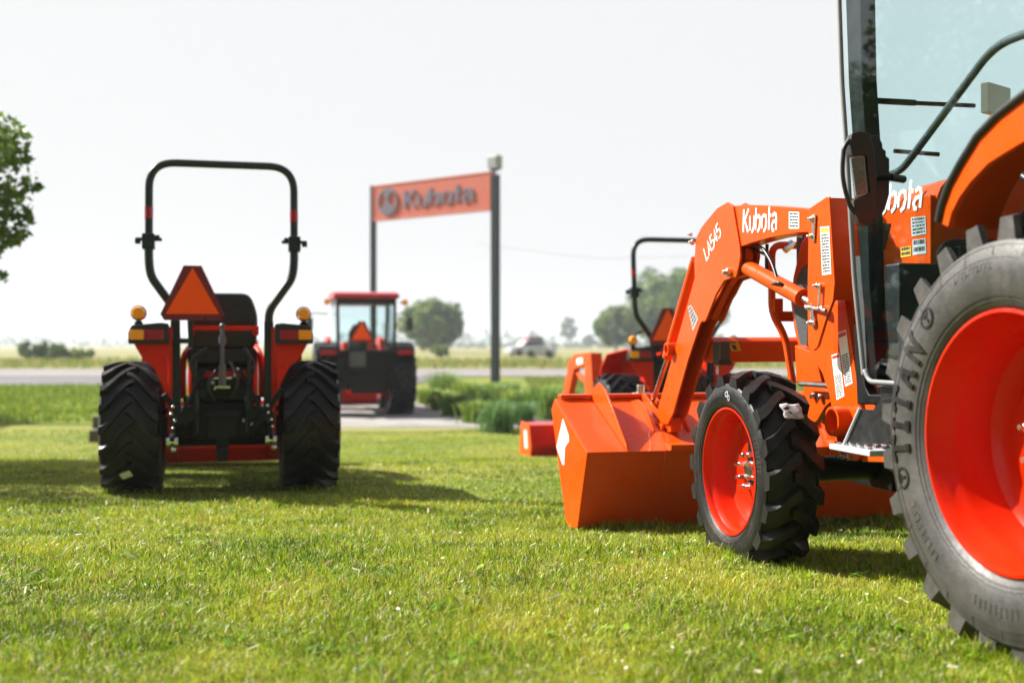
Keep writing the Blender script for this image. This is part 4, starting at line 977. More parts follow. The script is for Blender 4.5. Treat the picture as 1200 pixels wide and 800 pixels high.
for s in (-1, 1):
    m = M(); m.prism([(1.5, .6), (1.5, 1.5), (1.9, 1.55), (2.6, 1.45), (3.6, .5), (3.5, .4), (2.5, 1.3), (1.8, 1.4), (1.75, .6)], 'x', *sorted((s * .50, s * .60))); obj('loader_arm', m, MAT['orange_rim'], tc, bevel=.01)
    m = M(); m.tube([(s * .64, .62, 2.0), (s * .95, .66, 2.02), (s * 1.0, .66, 1.9)], .014, 8); m.box(*sorted((s * .94, s * 1.08)), .64, .68, 1.66, 1.92); obj('mirror', m, MAT['steel'], tc, bevel=.01)
m = bucket_mesh(-.95, .95, [(4.0, .62), (3.55, .58), (3.42, .25), (3.55, .05), (4.2, .02)], .012); bo = obj('bucket', m, MAT['orange_rim'], tc, bevel=.003)
for x in (-.965, .95): m = M(); m.prism([(4.02, .64), (3.54, .60), (3.41, .25), (3.54, .03), (4.22, .0)], 'x', x, x + .015); obj('side_plate', m, MAT['orange_rim'], bo)
place(tc, (425 - 600) / FP * 22.3, 22.4, AH, 2.2)
# ================================================================== ground sheets
ROWS = []
y = -12.0
while y < 3000:
    ROWS.append(y); y += .25 if y < 24 else (1.0 if y < 80 else y * .06)
ROWS.append(3100.)
def sheet(name, y0, y1, xl, xr, off, mt, nx=1, **k):
    rows = sorted(set([y0, y1] + [r for r in ROWS if y0 < r < y1])); m = M(); vs = []; fs = []
    for r in rows:
        a, b = (xl(r) if callable(xl) else xl), (xr(r) if callable(xr) else xr)
        for i in range(nx + 1): vs.append((a + (b - a) * i / nx, r, G(r) + off))
    w = nx + 1
    for j in range(len(rows) - 1):
        for i in range(nx): fs.append((j * w + i, j * w + i + 1, (j + 1) * w + i + 1, (j + 1) * w + i))
    m.add(vs, fs); return obj(name, m, mt, smooth=80, kind='structure', fix=False, **k)
def ramp(N, L, fac, stops):
    r = N.new('ShaderNodeValToRGB'); e = r.color_ramp.elements
    while len(e) < len(stops): e.new(.5)
    for el, (p, c) in zip(e, stops): el.position = p; el.color = (*c, 1)
    L.new(fac, r.inputs[0]); return r.outputs['Color']
def noise(N, L, vec, scale, detail=5, rough=.6, sc=None):
    n = N.new('ShaderNodeTexNoise'); n.inputs['Scale'].default_value = scale; n.inputs['Detail'].default_value = detail; n.inputs['Roughness'].default_value = rough
    if sc:
        mp = N.new('ShaderNodeMapping'); mp.inputs['Scale'].default_value = sc; L.new(vec, mp.inputs['Vector']); vec = mp.outputs['Vector']
    L.new(vec, n.inputs['Vector']); return n.outputs['Fac']
def mixc(N, L, f, a, b, mode='MIX'):
    m = N.new('ShaderNodeMix'); m.data_type = 'RGBA'; m.blend_type = mode
    for s, v in (('Factor', f), ('A', a), ('B', b)):
        if isinstance(v, (int, float)): m.inputs[s].default_value = v
        elif isinstance(v, tuple): m.inputs[s].default_value = (*v, 1)
        else: L.new(v, m.inputs[s])
    return m.outputs['Result']
def groundmat(name, stops, s1=.5, s2=8, bumpd=.03, bs=30, sc=None, rough=.9, fine=(.6, 1.35)):
    mt = bpy.data.materials.new(name); mt.use_nodes = True; N, L = nodes(mt); p = N['Principled BSDF']; p.inputs['Roughness'].default_value = rough; p.inputs['Specular IOR Level'].default_value = .15
    g = N.new('ShaderNodeNewGeometry').outputs['Position']
    c = ramp(N, L, noise(N, L, g, s1, 6, .65, sc), stops)
    f = noise(N, L, g, s2, 6, .7); v = ramp(N, L, f, [(.3, (fine[0],) * 3), (.7, (fine[1],) * 3)])
    c = mixc(N, L, 1.0, c, v, 'MULTIPLY'); L.new(c, p.inputs['Base Color'])
    b = N.new('ShaderNodeBump'); b.inputs['Strength'].default_value = .8; b.inputs['Distance'].default_value = bumpd
    L.new(noise(N, L, g, bs, 5, .7), b.inputs['Height']); L.new(b.outputs['Normal'], p.inputs['Normal']); return mt
GRASSC = [(.30, (.10, .16, .018)), (.45, (.16, .20, .028)), (.58, (.24, .24, .050)), (.72, (.13, .19, .02))]
MAT['lawn'] = groundmat('mown_lawn', GRASSC, .45, 22, .02, 60, (1, 1.6, 1))
MAT['bank'] = groundmat('rough_green_bank', [(.3, (.07, .15, .008)), (.5, (.13, .20, .012)), (.7, (.22, .25, .03))], .35, 6, .05, 14, (1, 1.5, 1))
MAT['field'] = groundmat('far_fields', [(.32, (.13, .19, .045)), (.46, (.23, .23, .09)), (.56, (.30, .24, .13)), (.68, (.15, .20, .05))], .02, .6, .05, 4, (.25, 2.2, 1))
MAT['asphalt'] = groundmat('grey_asphalt', [(.3, (.20, .19, .19)), (.7, (.25, .235, .235))], .3, 30, .003, 80, None, .85, (.85, 1.12))
MAT['asphalt2'] = groundmat('older_asphalt', [(.3, (.12, .12, .125)), (.7, (.17, .165, .17))], .3, 30, .003, 80, None, .85, (.85, 1.12))
MAT['gravel'] = groundmat('pale_gravel', [(.3, (.26, .25, .24)), (.5, (.34, .32, .31)), (.7, (.22, .215, .215))], .7, 40, .01, 90, None, .9, (.7, 1.25))
MAT['mulch'] = groundmat('grey_mulch', [(.3, (.06, .055, .055)), (.7, (.14, .13, .13))], 2, 30, .02, 40)
MAT['drygrass'] = groundmat('dry_grass_verge', [(.3, (.34, .28, .13)), (.55, (.22, .24, .07)), (.7, (.38, .32, .17))], 1.2, 20, .02, 50)
sheet('lawn', -12, 3100, -2600, 2600, 0, MAT['lawn'], 8)
sheet('field', 59.2, 3050, -2500, 2500, .05, MAT['field'], 8)
sheet('road', 47, 59, -400, 400, .04, MAT['asphalt'], 4)
for i, (a, b) in enumerate(((52.9, 53.02), (58.3, 58.42), (47.6, 47.72))): sheet('road_line', a, b, -400, 400, .052, MAT['white' if i else 'yellow'], 4)
def lerp(tab, v): return interp(tab, v)
GR = [(18.9, .2), (19.3, .05), (20.5, -.55), (22, -1.1), (25, -1.9), (30, -2.6), (36, -3.1), (40, -3.3), (47, -2.4)]
GLt = [(18.9, -4.2), (20, -5.2), (24, -6.5), (30, -7.5), (34, -9), (37.9, -14), (38, -90), (47, -110)]
sheet('gravel_drive', 18.9, 38, lambda r: lerp(GLt, min(r, 37.9)), lambda r: lerp(GR, r), .02, MAT['gravel'], 3)
sheet('side_road', 38, 46.95, -120, lambda r: lerp(GR, r), .022, MAT['asphalt2'], 3)
sheet('dry_verge', 17.9, 18.88, lambda r: -5 + (18.88 - r) * 2, lambda r: .6 - (18.88 - r) * 2.2, .014, MAT['drygrass'], 3)
sheet('bank', 19.6, 37.9, -60, lambda r: lerp(GLt, min(r, 37.9)) - .1, .016, MAT['bank'], 4)
sheet('planting_bed', 18.7, 34, lambda r: lerp(GR, max(r, 18.9)) + .05, lambda r: 2.2 + (r - 18.7) * .05, .018, MAT['mulch'], 3)

# ================================================================== lawn blades, built as one mesh
def tone_attr(me, cols, per):
    a = me.attributes.new('tone', 'FLOAT_COLOR', 'POINT')
    c = np.repeat(cols, per, axis=0).astype(np.float32); a.data.foreach_set('color', np.concatenate([c, np.ones((len(c), 1), np.float32)], 1).ravel())
def raw_mesh(name, V, F, k, mt, **kw):
    me = bpy.data.meshes.new(name); me.vertices.add(len(V)); me.vertices.foreach_set('co', V.astype(np.float32).ravel())
    nf = len(F); me.loops.add(nf * k); me.loops.foreach_set('vertex_index', F.astype(np.int32).ravel()); me.polygons.add(nf)
    me.polygons.foreach_set('loop_start', np.arange(0, nf * k, k, dtype=np.int32)); me.update(calc_edges=True)
    me.materials.append(mt); o = bpy.data.objects.new(name, me); col.objects.link(o); tag(o, **kw); return o, me
rng = np.random.default_rng(5)
def hfast(y):
    ys = np.linspace(-12, 60, 1441); hs = np.array([G(v) for v in ys]); return np.interp(y, ys, hs)
def vnoise(x, y, s, seed):
    """cheap smooth value noise"""
    r = np.random.default_rng(seed).random((64, 64)); u = x * s; v = y * s
    i = np.floor(u).astype(int); j = np.floor(v).astype(int); fu = u - i; fv = v - j; fu = fu * fu * (3 - 2 * fu); fv = fv * fv * (3 - 2 * fv)
    g = lambda a, b: r[a % 64, b % 64]
    return (g(i, j) * (1 - fu) + g(i + 1, j) * fu) * (1 - fv) + (g(i, j + 1) * (1 - fu) + g(i + 1, j + 1) * fu) * fv
def blades(N_, ya, yb, hmin, hmax, w0, dens_pow, XY=None):
    u = rng.random(N_)
    # density falls with distance: sample depth with pdf ~ y^(1-pow)
    e = 2 - dens_pow; Y = (ya ** e + (yb ** e - ya ** e) * u) ** (1 / e)
    X = (rng.random(N_) * 2 - 1) * (Y * .50 + .55)
    if XY is not None: X, Y = XY
    # lumps
    k = vnoise(X, Y, 6.0, 3) * .6 + vnoise(X, Y, 15.0, 4) * .4
    hgt = (hmin + (hmax - hmin) * rng.random(N_) ** 1.7) * (.35 + 1.35 * k)
    w = w0 * (.6 + .8 * rng.random(N_)) * (Y / 4.0) ** .75
    az = rng.random(N_) * 2 * np.pi; lean = (rng.random(N_) ** .8) * 1.05 * hgt; la = rng.random(N_) * 2 * np.pi
    Z = hfast(Y) - .004
    dx, dy = np.cos(az), np.sin(az); lx, ly = np.cos(la) * lean, np.sin(la) * lean
    B = np.stack([X, Y, Z], 1); W_ = np.stack([dx * w / 2, dy * w / 2, 0 * w], 1)
    m1 = B + np.stack([lx * .30, ly * .30, hgt * .58], 1); tp = B + np.stack([lx, ly, hgt * (1 - .25 * (lean / (hgt + 1e-6)) ** 2)], 1)
    V = np.stack([B - W_, B + W_, m1 + W_ * .8, m1 - W_ * .8, tp + W_ * .12, tp - W_ * .12], 1).reshape(-1, 3)
    i0 = np.arange(N_)[:, None] * 6
    F = np.concatenate([i0 + np.array([0, 1, 2, 3]), i0 + np.array([3, 2, 4, 5])], 1).reshape(-1, 4)
    # colours
    pal = np.array([[.06, .13, .006], [.20, .35, .010], [.34, .43, .020], [.45, .46, .05], [.56, .46, .15], [.55, .52, .34], [.26, .17, .06]])
    t = vnoise(X, Y, 1.3, 8) * .5 + vnoise(X, Y, 4.2, 9) * .5
    t2 = np.clip(t * 1.05 - .02 + rng.normal(0, .24, N_), 0, .999)
    idx = (t2 * 4).astype(int); dry = rng.random(N_) < (.07 + .12 * vnoise(X, Y, 2.2, 12)); idx[dry] = rng.integers(4, 7, dry.sum())
    C = pal[idx] * (.62 + .66 * rng.random((N_, 1)))
    return V, F, C
MAT['blade'] = leafmat('grass_blade', trans=.30, rough=.42, spec=.28)
Va, Fa, Ca = blades(420000, 2.2, 7.0, .011, .038, .0034, 1.75)
Vb, Fb, Cb = blades(230000, 6.5, 18.6, .009, .026, .0040, 1.6)
# longer blades left standing against wheels and bucket
cx = []; 
def ring(p0, p1, s, n): 
    t = rng.random(n); cx.append(np.stack([p0[0] + (p1[0] - p0[0]) * t + rng.normal(0, s, n), p0[1] + (p1[1] - p0[1]) * t + rng.normal(0, s, n)], 1))
bpy.context.view_layer.update()
def lw(o, x, y): v = o.matrix_world @ Vector((x, y, 0)); return (v.x, v.y)
ring(lw(near, -RC, -.22), lw(near, -RC, .28), .035, 700); ring(lw(near, -RC, 1.50), lw(near, -RC, 1.80), .03, 500); ring(lw(near, -RC + .2, 1.48), lw(near, -RC, 1.48), .03, 350)
ring(lw(near, BL - RC, 3.0), lw(near, BRR - RC, 3.0), .02, 1300)
for o in (tA, tB):
    for s in (-1, 1): ring(lw(o, s * .75, -.16), lw(o, s * .40, -.16), .03, 420)
XYc = np.concatenate(cx); Vd, Fd, Cd_ = blades(len(XYc), 2, 3, .03, .062, .0042, 1.5, XY=(XYc[:, 0], XYc[:, 1]))
keep = ~((Vb.reshape(-1, 6, 3)[:, 0, 1] > 17.9) & (Vb.reshape(-1, 6, 3)[:, 0, 0] > -5.5))
n0 = len(Va)
V = np.concatenate([Va, Vb, Vd]); F = np.concatenate([Fa, Fb + n0, Fd + n0 + len(Vb)]); C = np.concatenate([Ca, Cb, Cd_])
go_, gme = raw_mesh('grass', V, F, 4, MAT['blade'], label='short sunlit green and yellow lawn grass covering the foreground', cat='grass', kind='stuff')
tone_attr(gme, C, 6)
# broad-leaved weeds pressed flat in the turf
def weeds(n, seed):
    r = np.random.default_rng(seed); e = .5; Y = (2.7 ** e + (9.5 ** e - 2.7 ** e) * r.random(n)) ** (1 / e); X = (r.random(n) * 2 - 1) * (Y * .5 + .3); k = 9
    Y = np.repeat(Y, k) + r.normal(0, .022, n * k); X = np.repeat(X, k) + r.normal(0, .022, n * k); Z = hfast(Y) + .014 + .016 * r.random(n * k)
    az = r.random(n * k) * 6.28; L_ = .007 + .010 * r.random(n * k); d = np.stack([np.cos(az) * L_, np.sin(az) * L_, L_ * .4], 1); q = np.stack([-np.sin(az) * L_ * .6, np.cos(az) * L_ * .6, L_ * .1 * r.normal(size=n * k)], 1); B = np.stack([X, Y, Z], 1)
    V = np.stack([B - d, B - q, B + d, B + q], 1).reshape(-1, 3); pal = np.array([[.10, .23, .01], [.16, .30, .015], [.22, .36, .02]])
    return V, np.arange(n * k * 4).reshape(-1, 4), np.repeat(pal[r.integers(0, 3, n)], k, axis=0) * (.75 + .5 * r.random((n * k, 1)))
Vw, Fw, Cw = weeds(170, 31); wo, wme = raw_mesh('weeds', Vw, Fw, 4, MAT['blade'], label='bright green broad-leaved weeds growing low in the lawn', cat='weeds', kind='stuff'); tone_attr(wme, Cw, 4)
# dead clippings and clover heads lying in the lawn
def bits(N_, seed):
    r = np.random.default_rng(seed); e = .5; Y = (2.6 ** e + (9 ** e - 2.6 ** e) * r.random(N_)) ** (1 / e); X = (r.random(N_) * 2 - 1) * (Y * .5 + .3)
    Z = hfast(Y) + .012 + .02 * r.random(N_); L_ = .004 + .022 * r.random(N_) ** 3; az = r.random(N_) * 6.28; w = .0012 + .0024 * r.random(N_)
    d = np.stack([np.cos(az) * L_, np.sin(az) * L_, (r.random(N_) - .5) * L_], 1); q = np.stack([-np.sin(az) * w, np.cos(az) * w, w * .7], 1); B = np.stack([X, Y, Z], 1)
    V = np.stack([B - d - q, B + d - q, B + d + q, B - d + q], 1).reshape(-1, 3); F = np.arange(N_ * 4).reshape(-1, 4)
    pal = np.array([[.55, .47, .32], [.62, .58, .48], [.40, .30, .16], [.20, .13, .08]]); return V, F, pal[r.choice(4, N_, p=[.4, .35, .18, .07])]
Vc, Fc, Cc = bits(600, 21)
co, cme = raw_mesh('dry_clippings', Vc, Fc, 4, MAT['blade'], label='pale dry clippings and withered stems scattered in the lawn', cat='clippings', kind='stuff'); tone_attr(cme, Cc, 4)

# ================================================================== foliage
def leaves(name, centres, radii, count, size, pal, parent=None, flat=1.0, seed=1, mtn='leaf', shell=.0, **kw):
    """leaf-sized faces spread through overlapping clumps"""
    r = np.random.default_rng(seed); centres = np.array(centres, float); radii = np.array(radii, float)
    wts = radii ** 2; wts /= wts.sum(); ci = r.choice(len(centres), count, p=wts)
    d = r.normal(size=(count, 3)); d /= np.linalg.norm(d, axis=1)[:, None]; rad = (shell + (1 - shell) * r.random(count)) ** (1 / 2.2)
    P = centres[ci] + d * (rad * radii[ci])[:, None] * np.array([1, 1, flat])
    a = r.normal(size=(count, 3)); a /= np.linalg.norm(a, axis=1)[:, None]; b = np.cross(a, r.normal(size=(count, 3))); b /= np.linalg.norm(b, axis=1)[:, None]
    s = size * (.5 + .9 * r.random(count))[:, None]
    V = np.stack([P - a * s, P - b * s * .55, P + a * s, P + b * s * .55], 1).reshape(-1, 3); F = np.arange(count * 4).reshape(-1, 4)
    o, me = raw_mesh(name, V, F, 4, MAT[mtn], **kw); me.materials
    pal = np.array(pal); ct = r.random(len(centres)); t = np.clip(ct[ci] * .6 + r.random(count) * .4, 0, .999)
    C = pal[(t * len(pal)).astype(int)] * (.75 + .5 * r.random((count, 1))); tone_attr(me, C, 4)
    if parent is not None: o.parent = parent
    return o
MAT['leaf'] = leafmat('tree_leaf', trans=.30)
MAT['bark'] = mat('grey_brown_bark', (.09, .075, .06), .85, bump=.6, bscale=18, var=.3)
def blob(cx, cy, cz, rx, ry, rz_, n, rr, seed, lo=-1.0):
    r = random.Random(seed); C_ = []; R_ = []
    while len(C_) < n:
        v = Vector((r.uniform(-1, 1), r.uniform(-1, 1), r.uniform(lo, 1)))
        if v.length > 1 or v.length < .45: continue
        C_.append((cx + v.x * rx, cy + v.y * ry, cz + v.z * rz_)); R_.append(rr * r.uniform(.6, 1.25))
    return C_, R_
DG = [(.035, .08, .015), (.055, .12, .02), (.08, .155, .025), (.12, .20, .035)]
LG = [(.09, .16, .035), (.13, .21, .05), (.18, .25, .07), (.22, .27, .09)]
GG = [(.05, .07, .05), (.07, .09, .06), (.09, .11, .07)]
def tree(name, X, Y, w, h, trunk_h, n, count, size, pal, seed, label, cat='tree', group=None, lo=-.8, extra=None, clr=.22):
    z0 = G(Y); t = empty(name, (X, Y, z0), label=label, cat=cat, group=group)
    C_, R_ = blob(0, 0, trunk_h + (h - trunk_h) / 2, w / 2 * .80, w / 2 * .80, (h - trunk_h) / 2 * .84, n, w * clr * .5, seed, lo)
    if extra: C_ += [e[0] for e in extra]; R_ += [e[1] for e in extra]
    leaves('crown', C_, R_, count, size, pal, t, seed=seed)
    m = M(); top = h * .6; r0 = max(.06, w * .022)
    m.tube([(0, 0, -.1), (.02, 0, trunk_h * .5), (-.03, 0, trunk_h), (0, .03, top)], [r0 * 1.5, r0 * 1.1, r0, r0 * .4], 10)
    rd = random.Random(seed)
    for c in C_[:min(26, len(C_))]:
        b0 = Vector((0, 0, rd.uniform(trunk_h * .8, top))); c = Vector(c); mid = b0.lerp(c, .5) + Vector((0, 0, -.04 * h * rd.random()))
        m.tube([b0, mid, c], [r0 * .45, r0 * .25, r0 * .08], 6)
    obj('trunk', m, MAT['bark'], t, smooth=60); return t
# near maple, only its right-hand twigs enter the picture; it also shows in the cab glass
mx_, my_ = -8.55, 11.6
def rel(px, py, Y): p = at(px, py, Y); return (p.x - mx_, p.y - my_, p.z - G(my_))
ex = [(rel(14, 172, 11.2), .20), (rel(3, 158, 11.4), .24), (rel(-8, 190, 11.3), .28), (rel(26, 215, 11.2), .17), (rel(38, 218, 11.0), .09), (rel(8, 228, 11.5), .2), (rel(-10, 240, 11.2), .26), (rel(24, 252, 11.1), .14), (rel(34, 250, 11.3), .07),
      (rel(12, 272, 11.2), .17), (rel(28, 275, 11.0), .09), (rel(2, 284, 11.3), .13), (rel(-14, 280, 11.4), .24), (rel(2, 325, 11.3), .075), (rel(-12, 322, 11.2), .14), (rel(10, 188, 11.0), .13), (rel(-30, 150, 11.6), .3), (rel(-20, 350, 11.2), .1), (rel(30, 186, 11.2), .06)]
tree('maple_tree', mx_, my_, 5.6, 6.6, 1.7, 75, 30000,   .052, DG[1:] + [(.13, .23, .03), (.17, .28, .04)], 3, 'leafy maple tree whose dark green branches hang in from the left edge', extra=ex, clr=.17)
tree('maple_tree', -15.5, 7.5, 7.5, 8.5, 2, 60, 9000, .12, DG, 33, 'large dark green tree mirrored in the tractor glass', clr=.2)
tree('maple_tree', -17.2, 22.5, 6.6, 8.2, 1.0, 70, 12000, .12, DG, 34, 'full dark tree farther off, mirrored in the front pillar of the cab', clr=.2, lo=-1.0)
tree('round_tree', -0.0 + (506 - 600) / FP * 150, 150, 10.0, 7.0, .8, 60, 8000, .34, DG[2:] + LG, 4, 'round green tree standing behind the red-roofed tractor', lo=-1.0)
tree('round_tree', (758 - 600) / FP * 190 + 4.6, 190, 19.5, 13.2, 1.5, 75, 10000, .48, DG[1:] + LG[:2], 5, 'big dark green tree behind the roll bar of the half hidden tractor', lo=-1.0)
tree('pale_tree', (722 - 600) / FP * 178, 178, 8.0, 8.0, .6, 34, 6000, .4, LG, 6, 'paler green tree at the left foot of the big dark tree', lo=-1.0)
tree('slender_tree', (667 - 600) / FP * 560, 560, 9.5, 15.5, 3, 26, 2600, .8, DG[1:] + LG[:1], 7, 'tall thin hazy tree far off, rising alone above the treeline')
tree('slender_tree', (690 - 600) / FP * 560, 562, 9, 7, 1, 16, 1600, .8, LG[:3], 8, 'low pale tree at the foot of the tall thin hazy tree')
tree('round_shrub', (517 - 600) / FP * 100, 100, 2.2, 1.35, .15, 22, 2400, .11, LG, 9, 'small pale round shrub in front of the round green tree', 'shrub', lo=-1.0)
for i, (px, w, h, pal, lb) in enumerate(((34, 1.9, 1.5, LG[:3], 'yellow-green bush, leftmost of the bushes across the road'), (50, 2.6, 1.45, DG[1:], 'darkest green bush in the row across the road'), (66, 1.9, 1.3, DG[1:] + LG[:2], 'rightmost bush of the row across the road'), (88, 2.6, .95, LG + [(.3, .26, .07)], 'low yellowish weeds beside the bushes across the road'))):
    tree('roadside_bush', (px - 600) / FP * 82, 82 + i % 2, w, h, .1, 22, 2600, .10, pal, 40 + i, lb, 'bush', 'bushes across the road', lo=-1.0)
# unseen tree belt added behind the camera to darken shade and reflections
C_ = []; R_ = []; rb = random.Random(77)
for i in range(64):
    x = -34 + i * 1.1; 
    for q in range(5): C_.append((x + rb.uniform(-1, 1), -15 + rb.uniform(-1.6, 1.6), 1.2 + q * 2.4 + rb.uniform(-.6, .6))); R_.append(rb.uniform(1.4, 2.1))
leaves('woods', C_, R_, 42000, .30, DG, None, seed=12, label='added belt of dark trees behind the camera, darkening shade and reflections', cat='woods', kind='stuff')
# distant tree lines, too far and dense to count
def treeline(name, Y, x0, x1, hmin, hmax, step, seed, label, pal=DG[1:]):
    r = random.Random(seed); C_ = []; R_ = []; x = x0; z0 = G(Y)
    while x < x1:
        hh = r.uniform(hmin, hmax) * (1 + .35 * math.sin(x * .013 + seed) + (.9 if r.random() < .04 else 0)); k = max(2, int(hh / 3))
        for q in range(k + 1): C_.append((x + r.uniform(-step, step), Y + r.uniform(-8, 8), z0 + hh * (q + .3) / (k + 1))); R_.append(hh / (k + 1) * r.uniform(.6, 1.0) + .5)
        x += step * r.uniform(.6, 1.4)
    return leaves(name, C_, R_, int(len(C_) * 26), 1.1, pal, None, seed=seed, label=label, cat='treeline', kind='stuff')
treeline('treeline', 900, -460, 40, 6, 11, 7, 2, 'blue-green line of woods along the hazy horizon at left')
treeline('treeline', 610, -60, 190, 3.0, 4.4, 3.5, 5, 'low hazy line of woods on the horizon behind the sign post')
treeline('treeline', 1250, -700, 700, 5, 9, 10, 9, 'faintest most distant line of woods on the horizon')
# rough grass and weeds on the far side of the road
def tufts(name, N_, ya, yb, xa, xb, hmin, hmax, w, pal, seed, **kw):
    r = np.random.default_rng(seed); Y = ya + (yb - ya) * r.random(N_); X = xa + (xb - xa) * r.random(N_)
    ys = np.linspace(ya, yb, 200); Z = np.interp(Y, ys, [G(v) for v in ys]) + .02
    h = hmin + (hmax - hmin) * r.random(N_) ** 2; az = r.random(N_) * 6.28; la = r.random(N_) * 6.28; B = np.stack([X, Y, Z], 1); q = np.stack([np.cos(az), np.sin(az), 0 * az], 1) * w
    T = B + np.stack([np.cos(la) * h * .4, np.sin(la) * h * .4, h], 1)
    V = np.stack([B - q, B + q, T + q * .2, T - q * .2], 1).reshape(-1, 3); F = np.arange(N_ * 4).reshape(-1, 4); pal = np.array(pal)
    o, me = raw_mesh(name, V, F, 4, MAT['blade'], kind='stuff', **kw); tone_attr(me, pal[r.integers(0, len(pal), N_)] * (.7 + .5 * r.random((N_, 1))), 4); return o
tufts('tall_grass', 26000, 60, 84, -60, 45, .10, .5, .05, [(.12, .20, .02), (.20, .25, .04), (.32, .28, .10)], 50, label='tall rough grass along the far side of the road', cat='grass')
tufts('bank_grass', 30000, 19.8, 37.5, -24, -6.5, .03, .12, .02, [(.08, .17, .01), (.14, .22, .015), (.22, .26, .03)], 51, label='lush mown grass on the green bank below the road', cat='grass')
tufts('bank_grass', 24000, 24, 46, .5, 20, .03, .14, .025, [(.10, .17, .02), (.16, .21, .03), (.24, .26, .06)], 52, label='mown grass between the planting bed and the road', cat='grass')

# ================================================================== planting bed: arching-leaf clumps, each its own plant
def clump(name, base, w, h, n, lw, pal, seed, label, upright=.5, cat='plant', group=None):
    r = random.Random(seed); vs = []; fs = []; cols = []; K = 5
    for _ in range(n):
        a = r.uniform(0, 6.283); L_ = h * r.uniform(.7, 1.15); sp = w / 2 * r.uniform(.2, 1.0) * (1 - upright * .5); bx, by = r.gauss(0, w * .12), r.gauss(0, w * .12)
        q = Vector((-math.sin(a), math.cos(a), 0)) * lw / 2; b = len(vs)
        for k in range(K):
            t = k / (K - 1); p = Vector((bx + math.cos(a) * sp * t ** 1.3, by + math.sin(a) * sp * t ** 1.3, L_ * (t - (1 - upright) * .55 * t ** 3))); ww = (1 - t ** 2) * .9 + .1
            vs += [p - q * ww, p + q * ww]
        for k in range(K - 1): fs.append((b + 2 * k, b + 2 * k + 1, b + 2 * k + 3, b + 2 * k + 2))
        c = r.choice(pal); f = r.uniform(.75, 1.3); cols.append([c[0] * f, c[1] * f, c[2] * f])
    o, me = raw_mesh(name, np.array([tuple(v) for v in vs]), np.array(fs), 4, MAT['blade'], label=label, cat=cat, group=group); tone_attr(me, np.array(cols), 2 * K); o.location = base; return o
YG = [(.22, .33, .05), (.30, .37, .08), (.16, .27, .03)]; BG = [(.08, .18, .05), (.11, .22, .07), (.16, .27, .09)]; MG = [(.09, .19, .03), (.15, .26, .04), (.20, .30, .06)]
PL = [(583, 506, 60, 44, BG, .75, 'tall_grass_plant', 'blue-green fountain grass clump nearest the lawn edge'),
      (560, 496, 48, 36, YG, .4, 'daylily', 'bright yellow-green daylily clump just left of the fountain grass'),
      (536, 488, 44, 34, MG, .4, 'daylily', 'mid green daylily clump, third from the drive edge'),
      (519, 481, 38, 32, YG, .45, 'daylily', 'small yellow-green daylily clump beside the drive edge'),
      (503, 474, 34, 26, YG, .4, 'daylily', 'yellowish daylily clump nearest the red-roofed tractor'),
      (520, 466, 50, 40, MG, .55, 'shrub', 'dark leafy plant at the left end of the bed behind the daylilies'),
      (545, 470, 44, 30, YG, .5, 'daylily', 'light green daylily behind the bright clump left of the sign post'),
      (577, 474, 50, 32, MG, .5, 'daylily', 'green daylily clump at the foot of the sign post'),
      (604, 480, 50, 32, YG, .45, 'daylily', 'pale green daylily clump to the right of the sign post'),
      (612, 497, 44, 34, BG, .6, 'tall_grass_plant', 'grey-green grass clump between fountain grass and bucket'),
      (632, 486, 54, 40, MG, .5, 'daylily', 'dense green daylily clump above the small far bucket'),
      (650, 492, 50, 46, MG, .55, 'daylily', 'dark green daylily clump behind the near bucket corner'),
      (640, 474, 50, 30, YG, .5, 'daylily', 'pale plant behind the dense daylilies at the right of the bed'),
      (662, 480, 46, 34, MG, .5, 'daylily', 'green clump under the far tractor loader arm'),
      (590, 466, 46, 24, MG, .5, 'daylily', 'small low clump at the back of the bed right of the post')]
for i, (px, py, wp, hp, pal, up, nm, lb) in enumerate(PL):
    b = ground_at(px, py); s = b.y / FP
    clump(nm, b, wp * s * 1.3, hp * s * 1.1, 420, .022 * (1.4 if nm == 'daylily' else .7), pal, 60 + i, lb, up * .7, cat='plant', group='plants in the bed by the sign')

# ================================================================== sign
SP1 = Vector((-.60, 41.0, G(41))); SP0 = Vector((-5.50, 45.0, G(45)))
dirv = (SP1 - SP0); dirv.z = 0; SW = dirv.length; ang = math.atan2(dirv.y, dirv.x)
sg = empty('dealer_sign', (SP0.x, SP0.y, G(45)), (0, 0, ang), label='tall orange dealer sign reading Kubota between two dark posts', cat='sign')
dz = SP1.z - SP0.z
for x, w, zt_ in ((0, .19, 6.1 + 1.54), (SW, .25, 5.97 + 1.53 + .0)):
    m = M(); m.box(x - w / 2, x + w / 2, -w / 2, w / 2, -.3 + (dz if x else 0), zt_ - .0); obj('post', m, MAT['frame'], sg, bevel=.01)
zt0 = 6.05 + 1.54; zb0 = zt0 - 1.34
MAT['sign'] = mat('salmon_orange_sign', (.52, .115, .065), .5, var=.04)  # salmon orange, less saturated than the tractor paint
m = M(); m.box(.16, SW - .2, -.11, .11, zb0, zt0); obj('panel', m, MAT['sign'], sg, bevel=.03)
m = M()
for a, b, c, d in ((.10, SW - .13, zt0 - .02, zt0 + .03), (.10, SW - .13, zb0 - .03, zb0 + .02)): m.box(a, b, -.13, .13, c, d)
m.box(.10, .17, -.13, .13, zb0, zt0); m.box(SW - .21, SW - .13, -.13, .13, zb0, zt0); obj('panel_frame', m, MAT['sign'], sg, bevel=.01)
MAT['letter'] = mat('weathered_silver_letters', (.17, .15, .19), .4, metal=.2)
m = M(); mp = lambda u, v, h: (1.72 + u * 1.0, -.112 - h, zb0 + .34 + v); Lw = SW - 2.75; hgt = .64
m_s = Lw / wordlen('Kubota', hgt)
